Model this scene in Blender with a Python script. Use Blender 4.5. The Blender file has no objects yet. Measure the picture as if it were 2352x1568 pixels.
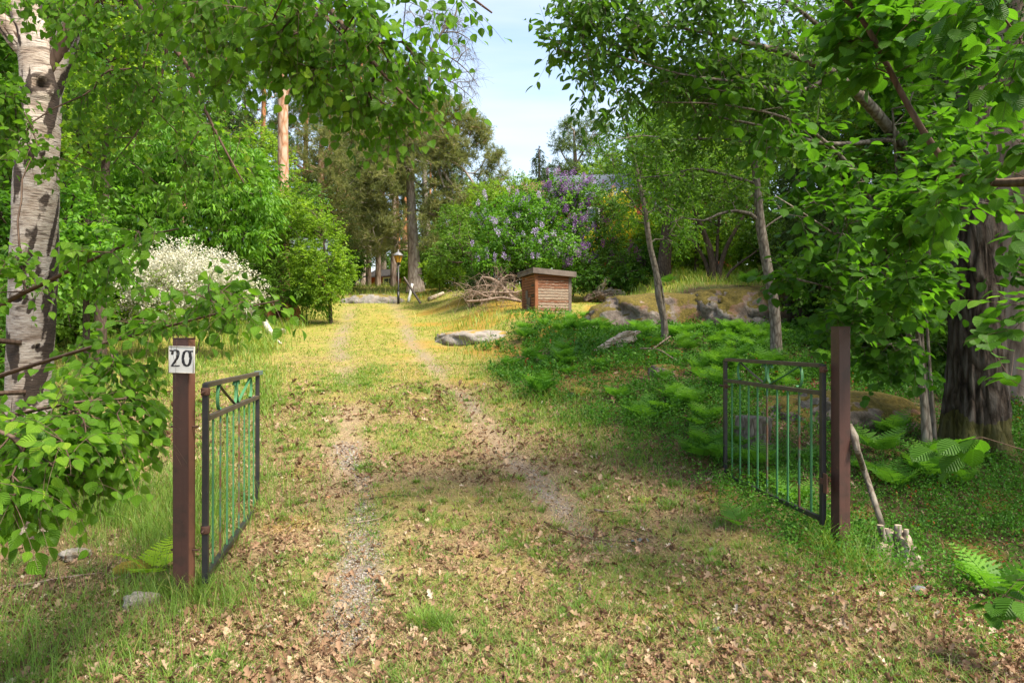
import bpy, bmesh, math, random
import numpy as np
from mathutils import Vector, Matrix
R = math.radians
sc = bpy.context.scene
col = sc.collection
# ------------------------------------------------------------------ camera, sky, sun, exposure
cam_d = bpy.data.cameras.new("camera"); cam = bpy.data.objects.new("camera", cam_d); col.objects.link(cam)
cam.location = (0, 0, 1.5); cam.rotation_euler = (R(90), 0, 0)
cam_d.lens = 24; cam_d.sensor_width = 36; cam_d.clip_end = 2000; cam_d.clip_start = 0.05
sc.camera = cam
SUN_EL, SUN_AZ = R(55), R(128)          # azimuth clockwise from +Y (view direction)
sd = Vector((math.sin(SUN_AZ) * math.cos(SUN_EL), math.cos(SUN_AZ) * math.cos(SUN_EL), math.sin(SUN_EL)))
sun_d = bpy.data.lights.new("sun", 'SUN'); sun = bpy.data.objects.new("sun", sun_d); col.objects.link(sun)
sun_d.energy = 5.0; sun_d.angle = R(17.0); sun_d.color = (1.0, 0.90, 0.74)
sun.rotation_euler = sd.to_track_quat('Z', 'Y').to_euler(); sun.location = sd * 60
world = bpy.data.worlds.new("World"); sc.world = world; world.use_nodes = True
wn, wl = world.node_tree.nodes, world.node_tree.links
wn.clear()
w_out = wn.new('ShaderNodeOutputWorld'); w_bg = wn.new('ShaderNodeBackground')
w_sky = wn.new('ShaderNodeTexSky'); w_sky.sky_type = 'NISHITA'; w_sky.sun_disc = False
w_sky.sun_elevation = SUN_EL; w_sky.sun_rotation = SUN_AZ; w_sky.air_density = 1.2; w_sky.dust_density = 1.5; w_sky.ozone_density = 1.0
w_tc = wn.new('ShaderNodeTexCoord'); w_map = wn.new('ShaderNodeMapping'); w_map.inputs['Scale'].default_value = (1.0, 1.6, 7.0)
w_map.inputs['Rotation'].default_value = (0.0, 0.16, 0.3)
w_noi = wn.new('ShaderNodeTexNoise'); w_noi.inputs['Scale'].default_value = 1.3; w_noi.inputs['Detail'].default_value = 7; w_noi.inputs['Roughness'].default_value = 0.5
w_rmp = wn.new('ShaderNodeValToRGB'); w_rmp.color_ramp.elements[0].position = 0.36; w_rmp.color_ramp.elements[1].position = 0.72
w_rmp.color_ramp.elements[0].color = (0.05, 0.05, 0.05, 1); w_rmp.color_ramp.elements[1].color = (0.72, 0.72, 0.72, 1)
w_mix = wn.new('ShaderNodeMixRGB'); w_mix.inputs['Color2'].default_value = (3.8, 3.78, 3.85, 1)
wl.new(w_tc.outputs['Generated'], w_map.inputs['Vector']); wl.new(w_map.outputs[0], w_noi.inputs['Vector'])
wl.new(w_noi.outputs['Fac'], w_rmp.inputs[0]); wl.new(w_rmp.outputs[0], w_mix.inputs['Fac'])
wl.new(w_sky.outputs[0], w_mix.inputs['Color1']); wl.new(w_mix.outputs[0], w_bg.inputs['Color'])
w_bg.inputs['Strength'].default_value = 0.15
wl.new(w_bg.outputs[0], w_out.inputs[0])
sc.view_settings.view_transform = 'Standard'; sc.view_settings.look = 'None'
sc.view_settings.exposure = 1.2; sc.view_settings.gamma = 1.0
cy = sc.cycles
cy.max_bounces = 7; cy.diffuse_bounces = 4; cy.glossy_bounces = 2; cy.transmission_bounces = 5; cy.transparent_max_bounces = 8
cy.caustics_reflective = False; cy.caustics_refractive = False; cy.sample_clamp_indirect = 6.0
try:
    cy.use_denoising = True; cy.denoiser = 'OPENIMAGEDENOISE'; cy.denoising_input_passes = 'RGB_ALBEDO_NORMAL'; cy.denoising_prefilter = 'ACCURATE'
except Exception: pass

# ------------------------------------------------------------------ helpers
F = 1568.0
def P(x, y, D): return np.array([(x - 1176) / F * D, D, 1.5 - (y - 784) / F * D])   # picture point at depth D -> place in the world
def nrm(a): return a / np.maximum(np.linalg.norm(a, axis=-1, keepdims=True), 1e-9)
def smooth(a, b, x):
    t = np.clip((x - a) / (b - a), 0, 1); return t * t * (3 - 2 * t)
def h2(ix, iy, s):
    n = (ix.astype(np.int64) * 374761393 + iy.astype(np.int64) * 668265263 + s * 1442695041) & 0x7fffffff
    n = ((n ^ (n >> 13)) * 1274126177) & 0x7fffffff
    n = (n ^ (n >> 16)) & 0xffff
    return n / 65535.0
def vnoise(x, y, s=0):
    x = np.asarray(x, float); y = np.asarray(y, float)
    ix = np.floor(x); iy = np.floor(y); fx = x - ix; fy = y - iy
    fx = fx * fx * (3 - 2 * fx); fy = fy * fy * (3 - 2 * fy)
    a = h2(ix, iy, s); b = h2(ix + 1, iy, s); c = h2(ix, iy + 1, s); d = h2(ix + 1, iy + 1, s)
    return (a * (1 - fx) + b * fx) * (1 - fy) + (c * (1 - fx) + d * fx) * fy
def fbm(x, y, s=0, o=4):
    v = 0; a = 0.5; t = 0
    for i in range(o):
        v = v + a * vnoise(x * 2 ** i, y * 2 ** i, s + i * 7); t += a; a *= 0.5
    return v / t
CY = [-300, 2, 4.3, 6, 8, 9.6, 12, 16, 22, 29, 36, 60, 300]
CX = [0.3, 0.05, -0.05, -0.55, -1.1, -1.42, -2.1, -3.2, -4.4, -6.0, -8.5, -15, -60]
def center(Y):
    return (np.interp(Y - .7, CY, CX) + np.interp(Y, CY, CX) + np.interp(Y + .7, CY, CX)) / 3
def H(X, Y):
    X = np.asarray(X, float); Y = np.asarray(Y, float)
    h = 0.13 * 0.7 * np.logaddexp(0, (Y - 4.5) / 0.7) - 0.04
    h = h + 0.035 * 1.5 * np.logaddexp(0, (Y - 24) / 1.5) - 0.09 * 2 * np.logaddexp(0, (Y - 36) / 2.0)
    d = X - center(Y)
    A = np.interp(Y, [3, 5.5, 8, 12, 16, 24, 30, 40], [0, 0.02, 0.2, .34, .5, .6, .3, 0])
    h = h + A * smooth(1.5, 4.2, d)
    h = h + 0.75 * smooth(2.6, 5.0, X) * smooth(14.2, 17.5, Y)* (1 - 0.6 * smooth(20, 60, Y)) 
    h = h - 0.16 * smooth(2.2, 3.2, X) * (1 - smooth(5.0, 7.0, Y)) * (1 - smooth(4.6, 7, X)) - 0.10 * smooth(1.8, 3.5, X) * (1 - smooth(4.5, 6.5, Y))
    h = h + 0.25 * smooth(6, 12, X) * smooth(7, 12, Y)
    off = smooth(1.6, 3.0, np.abs(d))
    h = h + (fbm(X * .45, Y * .45, 3, 3) - .5) * 0.22 * off * smooth(4.5, 8, np.hypot(X, Y))
    h = h + (fbm(X * 1.7, Y * 1.7, 9, 3) - .5) * (0.035 + .05 * off)
    h = h - 0.025 * np.exp(-((np.abs(d) - .86) / .22) ** 2)
    return h
def G(x, y, dmin=2.5, dmax=150):
    """where the view line through picture point (x, y) meets the ground"""
    D = np.concatenate([np.arange(dmin, 40, .02), np.arange(40, dmax, .2)])
    X = (x - 1176) / F * D; Z = 1.5 - (y - 784) / F * D
    below = Z <= H(X, D)
    i = int(np.argmax(below)) if below.any() else len(D) - 1
    return np.array([X[i], D[i], float(H(X[i], D[i]))])
def onground(X, Y, dz=0.0): return np.array([X, Y, float(H(X, Y)) + dz])

def mesh_np(name, V, Fs, attrs=None, mats=(), smooth_=True):
    me = bpy.data.meshes.new(name)
    V = np.ascontiguousarray(V, np.float32)
    me.vertices.add(len(V)); me.vertices.foreach_set('co', V.ravel())
    Fs = [np.asarray(f, np.int32) for f in Fs if len(f)]
    nl = sum(f.size for f in Fs); nf = sum(len(f) for f in Fs)
    me.loops.add(nl); me.polygons.add(nf)
    me.loops.foreach_set('vertex_index', np.concatenate([f.ravel() for f in Fs]))
    ks = np.concatenate([np.full(len(f), f.shape[1], np.int32) for f in Fs])
    st = np.concatenate([[0], np.cumsum(ks)[:-1]]).astype(np.int32)
    me.polygons.foreach_set('loop_start', st)
    me.polygons.foreach_set('use_smooth', np.full(nf, smooth_, bool))
    for k, a in (attrs or {}).items():
        at = me.attributes.new(k, 'FLOAT', 'POINT'); at.data.foreach_set('value', np.ascontiguousarray(a, np.float32))
    me.update(calc_edges=True)
    for m in mats: me.materials.append(m)
    return me
class Geo:
    def __init__(s): s.V = []; s.F = {}; s.n = 0; s.A = {}
    def add(s, V, Fs, **attrs):
        V = np.asarray(V, float).reshape(-1, 3)
        for f in Fs:
            f = np.asarray(f, np.int64)
            if len(f): s.F.setdefault(f.shape[1], []).append(f + s.n)
        for k, a in attrs.items(): s.A.setdefault(k, []).append((s.n, np.broadcast_to(np.asarray(a, float), (len(V),))))
        s.V.append(V); s.n += len(V)
    def mesh(s, name, mat, smooth_=True):
        V = np.concatenate(s.V); at = {}
        for k, l in s.A.items():
            a = np.zeros(len(V))
            for i, v in l: a[i:i + len(v)] = v
            at[k] = a
        return mesh_np(name, V, [np.concatenate(f) for f in s.F.values()], at, [mat] if mat else [], smooth_)
def obj(name, me, parent=None, loc=None):
    if isinstance(me, tuple): me = me[0].mesh(name, me[1], *me[2:])
    o = bpy.data.objects.new(name, me); col.objects.link(o)
    if parent: o.parent = parent
    if loc is not None: o.location = loc
    return o
def tag(o, label=None, cat=None, group=None, kind=None):
    if label: o['label'] = label
    if cat: o['category'] = cat
    if group: o['group'] = group
    if kind: o['kind'] = kind
    return o
def thing(name, label, cat, loc=(0, 0, 0), rz=0, group=None):
    o = bpy.data.objects.new(name, None); col.objects.link(o); o.empty_display_size = .1
    o.location = loc; o.rotation_euler = (0, 0, rz)
    return tag(o, label, cat, group)
def dup(root, loc, rz=0, s=1.0, label=None, group=None, tilt=(0, 0)):
    r = root.copy(); col.objects.link(r); r.location = loc; r.rotation_euler = (tilt[0], tilt[1], rz)
    r.scale = (s, s, s) if np.isscalar(s) else s
    if label: r['label'] = label
    if group: r['group'] = group
    for ch in list(root.children):
        c = ch.copy(); col.objects.link(c); c.parent = r
    return r
# ---- primitive pieces
def box_v(sx, sy, sz, c=(0, 0, 0), M=None):
    v = np.array([[x, y, z] for x in (-.5, .5) for y in (-.5, .5) for z in (-.5, .5)]) * [sx, sy, sz] + np.asarray(c)
    if M is not None: v = v @ np.asarray(M).T
    f = np.array([[0, 1, 3, 2], [4, 6, 7, 5], [0, 4, 5, 1], [2, 3, 7, 6], [0, 2, 6, 4], [1, 5, 7, 3]])
    return v, f
def bevel_box(sx, sy, sz, c=(0, 0, 0), b=.004, M=None):
    """box with chamfered long edges (real little facets that catch light)"""
    bm = bmesh.new(); bmesh.ops.create_cube(bm, size=1.0)
    for v in bm.verts: v.co = Vector((v.co.x * sx, v.co.y * sy, v.co.z * sz))
    bmesh.ops.bevel(bm, geom=bm.edges[:], offset=b, segments=2, affect='EDGES', profile=.6)
    bm.verts.ensure_lookup_table()
    V = np.array([v.co[:] for v in bm.verts]) + np.asarray(c)
    if M is not None: V = V @ np.asarray(M).T
    d = {}
    for f in bm.faces: d.setdefault(len(f.verts), []).append([v.index for v in f.verts])
    bm.free()
    return V, [np.array(q) for q in d.values()]
def tube(pts, rad, n=8, cap=True, flat=None):
    pts = np.asarray(pts, float); m = len(pts); rad = np.broadcast_to(np.asarray(rad, float), (m,))
    t = np.gradient(pts, axis=0); t = nrm(t)
    mt = nrm(t.mean(0) + 1e-6); ref = np.eye(3)[int(np.argmin(np.abs(mt)))]
    u = nrm(np.cross(t, ref)); v = np.cross(t, u)
    a = np.linspace(0, 2 * np.pi, n, endpoint=False)
    ring = u[:, None] * np.cos(a)[None, :, None] + v[:, None] * np.sin(a)[None, :, None]
    V = (pts[:, None] + ring * rad[:, None, None]).reshape(-1, 3)
    i = np.arange(m - 1)[:, None] * n; j = np.arange(n)[None]; j2 = (j + 1) % n
    Q = np.stack([i + j, i + j2, i + n + j2, i + n + j], -1).reshape(-1, 4)
    Fs = [Q]
    if cap:
        V = np.vstack([V, pts[:1], pts[-1:]]); jj = np.arange(n); k = (jj + 1) % n
        Fs.append(np.vstack([np.stack([jj * 0 + m * n, k, jj], -1), np.stack([jj * 0 + m * n + 1, (m - 1) * n + jj, (m - 1) * n + k], -1)]))
    return V, Fs
def lathe(prof, n=24, c=(0, 0, 0)):
    prof = np.asarray(prof, float); m = len(prof); a = np.linspace(0, 2 * np.pi, n, endpoint=False)
    V = np.stack([prof[:, None, 0] * np.cos(a), prof[:, None, 0] * np.sin(a), np.broadcast_to(prof[:, None, 1], (m, n))], -1).reshape(-1, 3) + np.asarray(c)
    i = np.arange(m - 1)[:, None] * n; j = np.arange(n)[None]; j2 = (j + 1) % n
    return V, [np.stack([i + j, i + j2, i + n + j2, i + n + j], -1).reshape(-1, 4)]
def resample(pl, step):
    """Catmull-Rom through the points of a polyline whose rows are x y z radius"""
    pl = np.asarray(pl, float); out = []
    q = np.vstack([2 * pl[0] - pl[1], pl, 2 * pl[-1] - pl[-2]])
    for i in range(1, len(q) - 2):
        L = np.linalg.norm(q[i + 1, :3] - q[i, :3]); n = max(1, int(round(L / step)))
        t = (np.arange(n) / n)[:, None]
        out.append(.5 * (2 * q[i] + (q[i + 1] - q[i - 1]) * t + (2 * q[i - 1] - 5 * q[i] + 4 * q[i + 1] - q[i + 2]) * t ** 2 + (3 * q[i] - q[i - 1] - 3 * q[i + 1] + q[i + 2]) * t ** 3))
    out.append(pl[-1:]); o = np.vstack(out); o[:, 3] = np.maximum(o[:, 3], 1e-3)
    return o
# ---- materials
def mat(name):
    m = bpy.data.materials.new(name); m.use_nodes = True; nt = m.node_tree; nt.nodes.clear()
    out = nt.nodes.new('ShaderNodeOutputMaterial'); b = nt.nodes.new('ShaderNodeBsdfPrincipled')
    nt.links.new(b.outputs[0], out.inputs[0])
    return m, nt, b, out
class N:
    """tiny node builder"""
    def __init__(s, nt): s.nt = nt; s.tc = None
    def new(s, t, **k):
        n = s.nt.nodes.new(t)
        for a, v in k.items(): setattr(n, a, v)
        return n
    def ln(s, a, b): s.nt.links.new(a, b)
    def coord(s, kind='Object', scale=(1, 1, 1)):
        tc = s.new('ShaderNodeTexCoord'); mp = s.new('ShaderNodeMapping'); mp.inputs['Scale'].default_value = scale
        s.ln(tc.outputs[kind], mp.inputs[0]); return mp.outputs[0]
    def noise(s, co, scale, detail=4, rough=.55, dist=0):
        n = s.new('ShaderNodeTexNoise'); n.inputs['Scale'].default_value = scale; n.inputs['Detail'].default_value = detail
        n.inputs['Roughness'].default_value = rough; n.inputs['Distortion'].default_value = dist
        s.ln(co, n.inputs['Vector']); return n.outputs['Fac']
    def vor(s, co, scale, feat='F1', out='Distance'):
        n = s.new('ShaderNodeTexVoronoi', feature=feat); n.inputs['Scale'].default_value = scale; s.ln(co, n.inputs['Vector']); return n.outputs[out]
    def ramp(s, fac, stops, interp='LINEAR'):
        n = s.new('ShaderNodeValToRGB'); r = n.color_ramp; r.interpolation = interp
        while len(r.elements) < len(stops): r.elements.new(0.5)
        for e, (p, c) in zip(r.elements, stops):
            e.position = p; e.color = (*c, 1) if not np.isscalar(c) else (c, c, c, 1)
        s.ln(fac, n.inputs[0]); return n.outputs[0]
    def mix(s, f, a, b, mode='MIX'):
        n = s.new('ShaderNodeMixRGB', blend_type=mode)
        for i, v in enumerate((f, a, b)):
            if isinstance(v, (int, float)): n.inputs[i].default_value = v if i == 0 else (v, v, v, 1)
            elif isinstance(v, tuple): n.inputs[i].default_value = (*v, 1)
            else: s.ln(v, n.inputs[i])
        return n.outputs[0]
    def math(s, op, a, b=0.0):
        n = s.new('ShaderNodeMath', operation=op)
        for i, v in enumerate((a, b)):
            if isinstance(v, (int, float)): n.inputs[i].default_value = v
            else: s.ln(v, n.inputs[i])
        return n.outputs[0]
    def attr(s, name): return s.new('ShaderNodeAttribute', attribute_name=name).outputs['Fac']
    def bump(s, hgt, strength, dist=.02, b=None):
        n = s.new('ShaderNodeBump'); n.inputs['Strength'].default_value = strength; n.inputs['Distance'].default_value = dist
        s.ln(hgt, n.inputs['Height'])
        if b is not None: s.ln(n.outputs[0], b.inputs['Normal'])
        return n.outputs[0]
def leaf_mat(name, stops, tr=.4, tcol=1.6, rough=.5, spec=.3, veins=0, yellow=(1.15, 1.0, .5)):
    m, nt, b, out = mat(name); n = N(nt)
    if yellow == (1.15, 1.0, .5) and 'pine' not in name: stops = [(p, (q[0] * 1.05, q[1] * 1.06, q[2] * .62)) for p, q in stops]; spec *= .6
    c = n.ramp(n.attr('r'), stops)
    b.inputs['Roughness'].default_value = rough; b.inputs['Specular IOR Level'].default_value = spec
    if veins:
        lv = n.attr('lv'); lu = n.attr('lu')
        w = n.math('SINE', n.math('MULTIPLY', n.math('SUBTRACT', lv, n.math('MULTIPLY', lu, .32)), veins * 6.283))
        mid = n.math('LESS_THAN', lu, .06)
        c = n.mix(n.math('MULTIPLY', mid, .45), c, n.mix(1.0, c, (1.6, 1.5, 1.6), 'MULTIPLY'))
        c = n.mix(n.math('MULTIPLY', n.math('GREATER_THAN', w, .8), .3), c, n.mix(1.0, c, (1.5, 1.4, 1.4), 'MULTIPLY'))
        bp = n.bump(w, .6, .004); n.ln(bp, b.inputs['Normal'])
    n.ln(c, b.inputs['Base Color'])
    t = n.new('ShaderNodeBsdfTranslucent'); n.ln(n.mix(1.0, c, tuple(tcol * y for y in ((.98, 1.04, .45) if yellow == (1.15, 1.0, .5) else yellow)), 'MULTIPLY'), t.inputs[0])
    ms = n.new('ShaderNodeMixShader'); ms.inputs[0].default_value = tr
    n.ln(b.outputs[0], ms.inputs[1]); n.ln(t.outputs[0], ms.inputs[2]); n.ln(ms.outputs[0], out.inputs[0])
    return m
def bark_mat(name, stops, scale=(1, 1, .25), ns=9, bump=.8, dist=.02, moss=0, rough=.9):
    m, nt, b, out = mat(name); n = N(nt); co = n.coord('Object', scale)
    f = n.noise(co, ns, 6, .62, .3); f2 = n.noise(n.coord('Object'), 1.7, 4)
    v = n.vor(co, ns * .8, 'DISTANCE_TO_EDGE')
    hh = n.math('ADD', f, n.math('MULTIPLY', n.math('MINIMUM', v, .25), 1.3))
    c = n.ramp(n.math('MULTIPLY', hh, .85), stops)
    c = n.mix(n.math('MULTIPLY', f2, .5), c, n.mix(1.0, c, (.6, .6, .62), 'MULTIPLY'))
    if moss:
        z = n.new('ShaderNodeSeparateXYZ'); n.ln(n.new('ShaderNodeTexCoord').outputs['Object'], z.inputs[0])
        g = n.math('MULTIPLY', n.math('LESS_THAN', n.math('SUBTRACT', z.outputs[2], n.math('MULTIPLY', f2, moss * 2)), 0.0), .7)
        c = n.mix(g, c, (.09, .085, .02))
    n.ln(c, b.inputs['Base Color']); b.inputs['Roughness'].default_value = rough; b.inputs['Specular IOR Level'].default_value = .2
    n.bump(hh, bump, dist, b)
    return m
def plain(name, c, rough=.6, metal=0, var=.35, ns=30, bump=.15, c2=None, spec=.4, thr=(.45, .7), chips=None, dirt=0):
    """painted or worn surface: noise between two real colours and a fine bump"""
    m, nt, b, out = mat(name); n = N(nt); co = n.coord('Object')
    f = n.noise(co, ns, 6, .6); g = n.noise(co, ns * .22, 4)
    c2 = c2 or tuple(x * .55 for x in c)
    cc = n.mix(n.ramp(g, [(thr[0], 0.0), (thr[1], 1.0)]), c, c2)
    cc = n.mix(n.math('MULTIPLY', f, var), cc, n.mix(1.0, cc, (.5, .5, .5), 'MULTIPLY'))
    if chips:
        cf = n.noise(n.coord('Object', (1, 1, .5)), 16, 8, .75); cc = n.mix(n.ramp(cf, [(.64, 0.), (.66, 1.)]), cc, chips)
        cc = n.mix(n.ramp(n.noise(n.coord('Object', (1, 1, .06)), 26, 4, .6), [(.52, 0.), (.72, .45)]), cc, n.mix(1.0, cc, (.6, .6, .6), 'MULTIPLY'))
    if dirt:
        z = n.new('ShaderNodeSeparateXYZ'); n.ln(n.new('ShaderNodeTexCoord').outputs['Object'], z.inputs[0])
        cc = n.mix(n.ramp(n.math('ADD', n.math('MULTIPLY', z.outputs[2], 1 / dirt), n.math('MULTIPLY', f, .7)), [(.55, .8), (1.1, 0.)]), cc, (.10, .085, .045))
    n.ln(cc, b.inputs['Base Color']); b.inputs['Roughness'].default_value = rough; b.inputs['Metallic'].default_value = metal
    b.inputs['Specular IOR Level'].default_value = spec
    n.bump(f, bump, .005, b)
    return m
M = {}
# leaves
M['birch'] = leaf_mat('birch_leaf', [(0, (.055, .13, .018)), (.5, (.085, .19, .025)), (.9, (.14, .26, .035)), (1, (.22, .34, .05))], .42, 1.8, .42, .35, veins=7)
M['hazel'] = leaf_mat('hazel_leaf', [(0, (.035, .10, .012)), (.5, (.055, .145, .02)), (.92, (.085, .20, .03)), (1, (.14, .28, .05))], .45, 1.7, .45, .4, veins=8)
M['cherry'] = leaf_mat('bird_cherry_leaf', [(0, (.045, .11, .02)), (.6, (.07, .16, .03)), (1, (.12, .22, .04))], .4, 1.6, .45, .45, veins=6)
M['bright'] = leaf_mat('bright_green_leaf', [(0, (.05, .14, .02)), (.5, (.10, .23, .028)), (1, (.18, .34, .05))], .42, 1.7, .45, .4)
M['yellowgreen'] = leaf_mat('yellow_green_leaf', [(0, (.09, .17, .03)), (.5, (.17, .28, .04)), (1, (.28, .38, .06))], .45, 1.6, .5, .3)
M['mid'] = leaf_mat('mid_green_leaf', [(0, (.05, .11, .025)), (.5, (.085, .17, .035)), (1, (.14, .24, .05))], .4, 1.6, .5, .3)
M['dark'] = leaf_mat('dark_green_leaf', [(0, (.025, .07, .012)), (.5, (.045, .115, .02)), (1, (.075, .16, .03))], .4, 1.6, .5, .3)
M['pine'] = leaf_mat('pine_needles', [(0, (.06, .095, .035)), (.5, (.105, .155, .055)), (1, (.17, .21, .08))], .4, 1.6, .6, .25)
M['pineold'] = leaf_mat('olive_pine_needles', [(0, (.085, .115, .035)), (.5, (.17, .185, .068)), (1, (.28, .27, .10))], .4, 1.6, .6, .25)
M['spruce'] = leaf_mat('spruce_needles', [(0, (.02, .04, .015)), (.5, (.035, .065, .022)), (1, (.06, .10, .03))], .2, 1.3, .6, .25)
M['bluespruce'] = leaf_mat('bluish_spruce_needles', [(0, (.05, .09, .06)), (1, (.11, .17, .12))], .2, 1.2, .6, .25)
M['fern'] = leaf_mat('fern_frond', [(0, (.045, .13, .03)), (.5, (.08, .20, .04)), (1, (.14, .29, .055))], .42, 1.6, .5, .3)
M['fern_lit'] = leaf_mat('young_yellow_lit_fern', [(0, (.22, .36, .03)), (1, (.36, .50, .06))], .45, 1.6, .5, .3)  # young frond colour, brightened for the yellow light falling on it
M['bilberry'] = leaf_mat('bilberry_leaf', [(0, (.035, .10, .02)), (.6, (.06, .17, .03)), (.93, (.11, .24, .045)), (.97, (.22, .09, .03)), (1, (.25, .06, .03))], .35, 1.5, .5, .3)
M['grass'] = leaf_mat('grass_blade', [(0, (.08, .17, .025)), (.55, (.14, .25, .035)), (.85, (.22, .32, .05)), (1, (.42, .38, .12))], .4, 1.5, .5, .3, yellow=(1.1, 1, .5))
M['lawn'] = leaf_mat('sunlit_lawn_blade', [(0, (.09, .19, .02)), (.35, (.17, .28, .025)), (.7, (.28, .32, .04)), (1, (.42, .37, .11))], .35, 1.2, .6, .2, yellow=(1.05, 1, .55))
M['straw'] = leaf_mat('dry_straw', [(0, (.17, .11, .055)), (.5, (.34, .245, .125)), (1, (.56, .44, .25))], .2, 1.1, .7, .2, yellow=(1, .95, .8))
M['litter'] = leaf_mat('dead_leaf', [(0, (.06, .03, .018)), (.3, (.16, .09, .05)), (.62, (.29, .18, .11)), (.86, (.40, .30, .20)), (.96, (.56, .47, .37)), (1, (.55, .22, .08))], .2, 1.0, .7, .2, yellow=(1.1, .9, .7))
M['white_fl'] = leaf_mat('white_flower', [(0, (.34, .34, .18)), (.4, (.56, .54, .42)), (1, (.76, .74, .64))], .3, 1.0, .7, .2, yellow=(1, 1, .95))
M['lilac_fl'] = leaf_mat('pale_lilac_flower', [(0, (.34, .25, .48)), (1, (.58, .48, .70))], .3, 1.1, .7, .2, yellow=(1, 1, 1.05))
M['purple_fl'] = leaf_mat('purple_lilac_flower', [(0, (.15, .06, .20)), (.6, (.29, .16, .36)), (1, (.46, .31, .52))], .3, 1.1, .7, .2, yellow=(1, .9, 1.1))
M['wine_fl'] = leaf_mat('wine_lilac_flower', [(0, (.09, .012, .08)), (1, (.22, .05, .20))], .3, 1.1, .7, .2, yellow=(1, .9, 1.0))
M['yellow_fl'] = leaf_mat('yellow_flower', [(0, (.60, .44, .02)), (1, (.80, .62, .05))], .3, 1.1, .7, .2, yellow=(1, 1, .6))
M['pink_fl'] = leaf_mat('pink_flower', [(0, (.45, .20, .18)), (1, (.66, .36, .32))], .3, 1.1, .7, .2, yellow=(1, 1, 1))
# bark and wood
M['b_grey'] = bark_mat('grey_bark', [(0.25, (.045, .034, .026)), (.5, (.14, .115, .09)), (.8, (.26, .23, .19))], (1, 1, .35), 22, .7, .01)
M['b_dark'] = bark_mat('dark_bark', [(0.2, (.025, .018, .012)), (.6, (.075, .055, .04)), (.9, (.13, .10, .08))], (1, 1, .3), 24, .5, .01)
M['b_twig'] = bark_mat('brown_twig_bark', [(0.2, (.05, .03, .02)), (.7, (.13, .085, .06)), (1, (.2, .15, .11))], (1, 1, .3), 30, .3, .004)
M['b_spruce'] = bark_mat('furrowed_bark', [(0.3, (.010, .007, .005)), (.52, (.055, .040, .030)), (.8, (.125, .108, .092))], (1, 1, .28), 13, 1.0, .06, moss=.45)
M['b_pine'] = bark_mat('grey_pine_bark', [(0.3, (.10, .06, .04)), (.55, (.27, .20, .155)), (.8, (.40, .32, .26))], (1, 1, .3), 6, .8, .04)
M['b_orange'] = bark_mat('orange_pine_bark', [(0.3, (.17, .09, .05)), (.5, (.40, .21, .12)), (.75, (.50, .36, .26))], (1, 1, .4), 7, .5, .02)
M['b_brush'] = bark_mat('dry_branch_bark', [(0.2, (.09, .055, .04)), (.5, (.21, .145, .105)), (.8, (.34, .27, .21))], (1, 1, .3), 25, .4, .01)
M['wood_log'] = bark_mat('bleached_log_wood', [(0.25, (.10, .065, .045)), (.45, (.36, .27, .19)), (.6, (.60, .50, .40)), (.8, (.70, .62, .52))], (.5, 3, 3.5), 9, .9, .03)
M['wood_root'] = bark_mat('dark_root_wood', [(0.25, (.03, .02, .015)), (.5, (.16, .11, .08)), (.75, (.38, .30, .23))], (1, 2, 3), 9, .9, .03)
M['wood_grey'] = bark_mat('weathered_wood', [(0.2, (.07, .05, .035)), (.5, (.32, .25, .18)), (.8, (.55, .47, .38))], (1, 1, 1), 7, .8, .03)
# ------------------------------------------------------------------ leaves, twigs, trees
def leaf_tpl(prof, fold=.12, curl=.12):
    """leaf along +y of length 1; prof = rows (t, halfwidth); returns V, faces, lu, lv"""
    V = []; Q = []; T = []; lu = []; lv = []; rows = []
    for t, w in prof:
        z = -curl * t * t
        if w < 1e-6: V.append((0, t, z)); lu.append(0); lv.append(t); rows.append([len(V) - 1])
        else:
            V += [(-w, t, z + fold * w * 2), (0, t, z), (w, t, z + fold * w * 2)]; lu += [1, 0, 1]; lv += [t] * 3
            k = len(V); rows.append([k - 3, k - 2, k - 1])
    for a, b in zip(rows[:-1], rows[1:]):
        if len(a) == 1 and len(b) == 3: T += [(a[0], b[1], b[0]), (a[0], b[2], b[1])]
        elif len(a) == 3 and len(b) == 1: T += [(a[0], a[1], b[0]), (a[1], a[2], b[0])]
        else: Q += [(a[0], a[1], b[1], b[0]), (a[1], a[2], b[2], b[1])]
    return np.array(V), [np.array(q) for q in (Q, T) if len(q)], np.array(lu), np.array(lv)
L_BIRCH = leaf_tpl([(0, 0), (.08, .19), (.22, .36), (.42, .41), (.62, .31), (.80, .17), (.92, .06), (1, 0)], .12, .18)
L_HAZEL = leaf_tpl([(0, 0), (.05, .22), (.2, .38), (.45, .45), (.68, .43), (.85, .27), (.93, .12), (1.02, 0)], .10, .25)
L_CHERRY = leaf_tpl([(0, 0), (.15, .15), (.4, .24), (.65, .22), (.85, .11), (1, 0)], .25, .25)
L_MID = leaf_tpl([(0, 0), (.35, .3), (.7, .24), (1, 0)], .15, .2)
L_LANCE = leaf_tpl([(0, 0), (.4, .17), (.75, .13), (1, 0)], .25, .45)
_pr = [(0, .03)] + [(t, (.115 if i % 2 else .05) * (1 - t) ** .55 + .012) for i, t in enumerate(np.linspace(.06, .92, 11))] + [(1, 0)]
L_PINNA = leaf_tpl(_pr, .06, .10)
L_SMALL = (np.array([[0, 0, 0], [-.32, .5, .08], [0, 1, -.1], [.32, .5, .08]]), [np.array([[0, 3, 2, 1]])], np.array([0, 1, 0, 1]), np.array([0, .5, 1, .5]))
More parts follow.
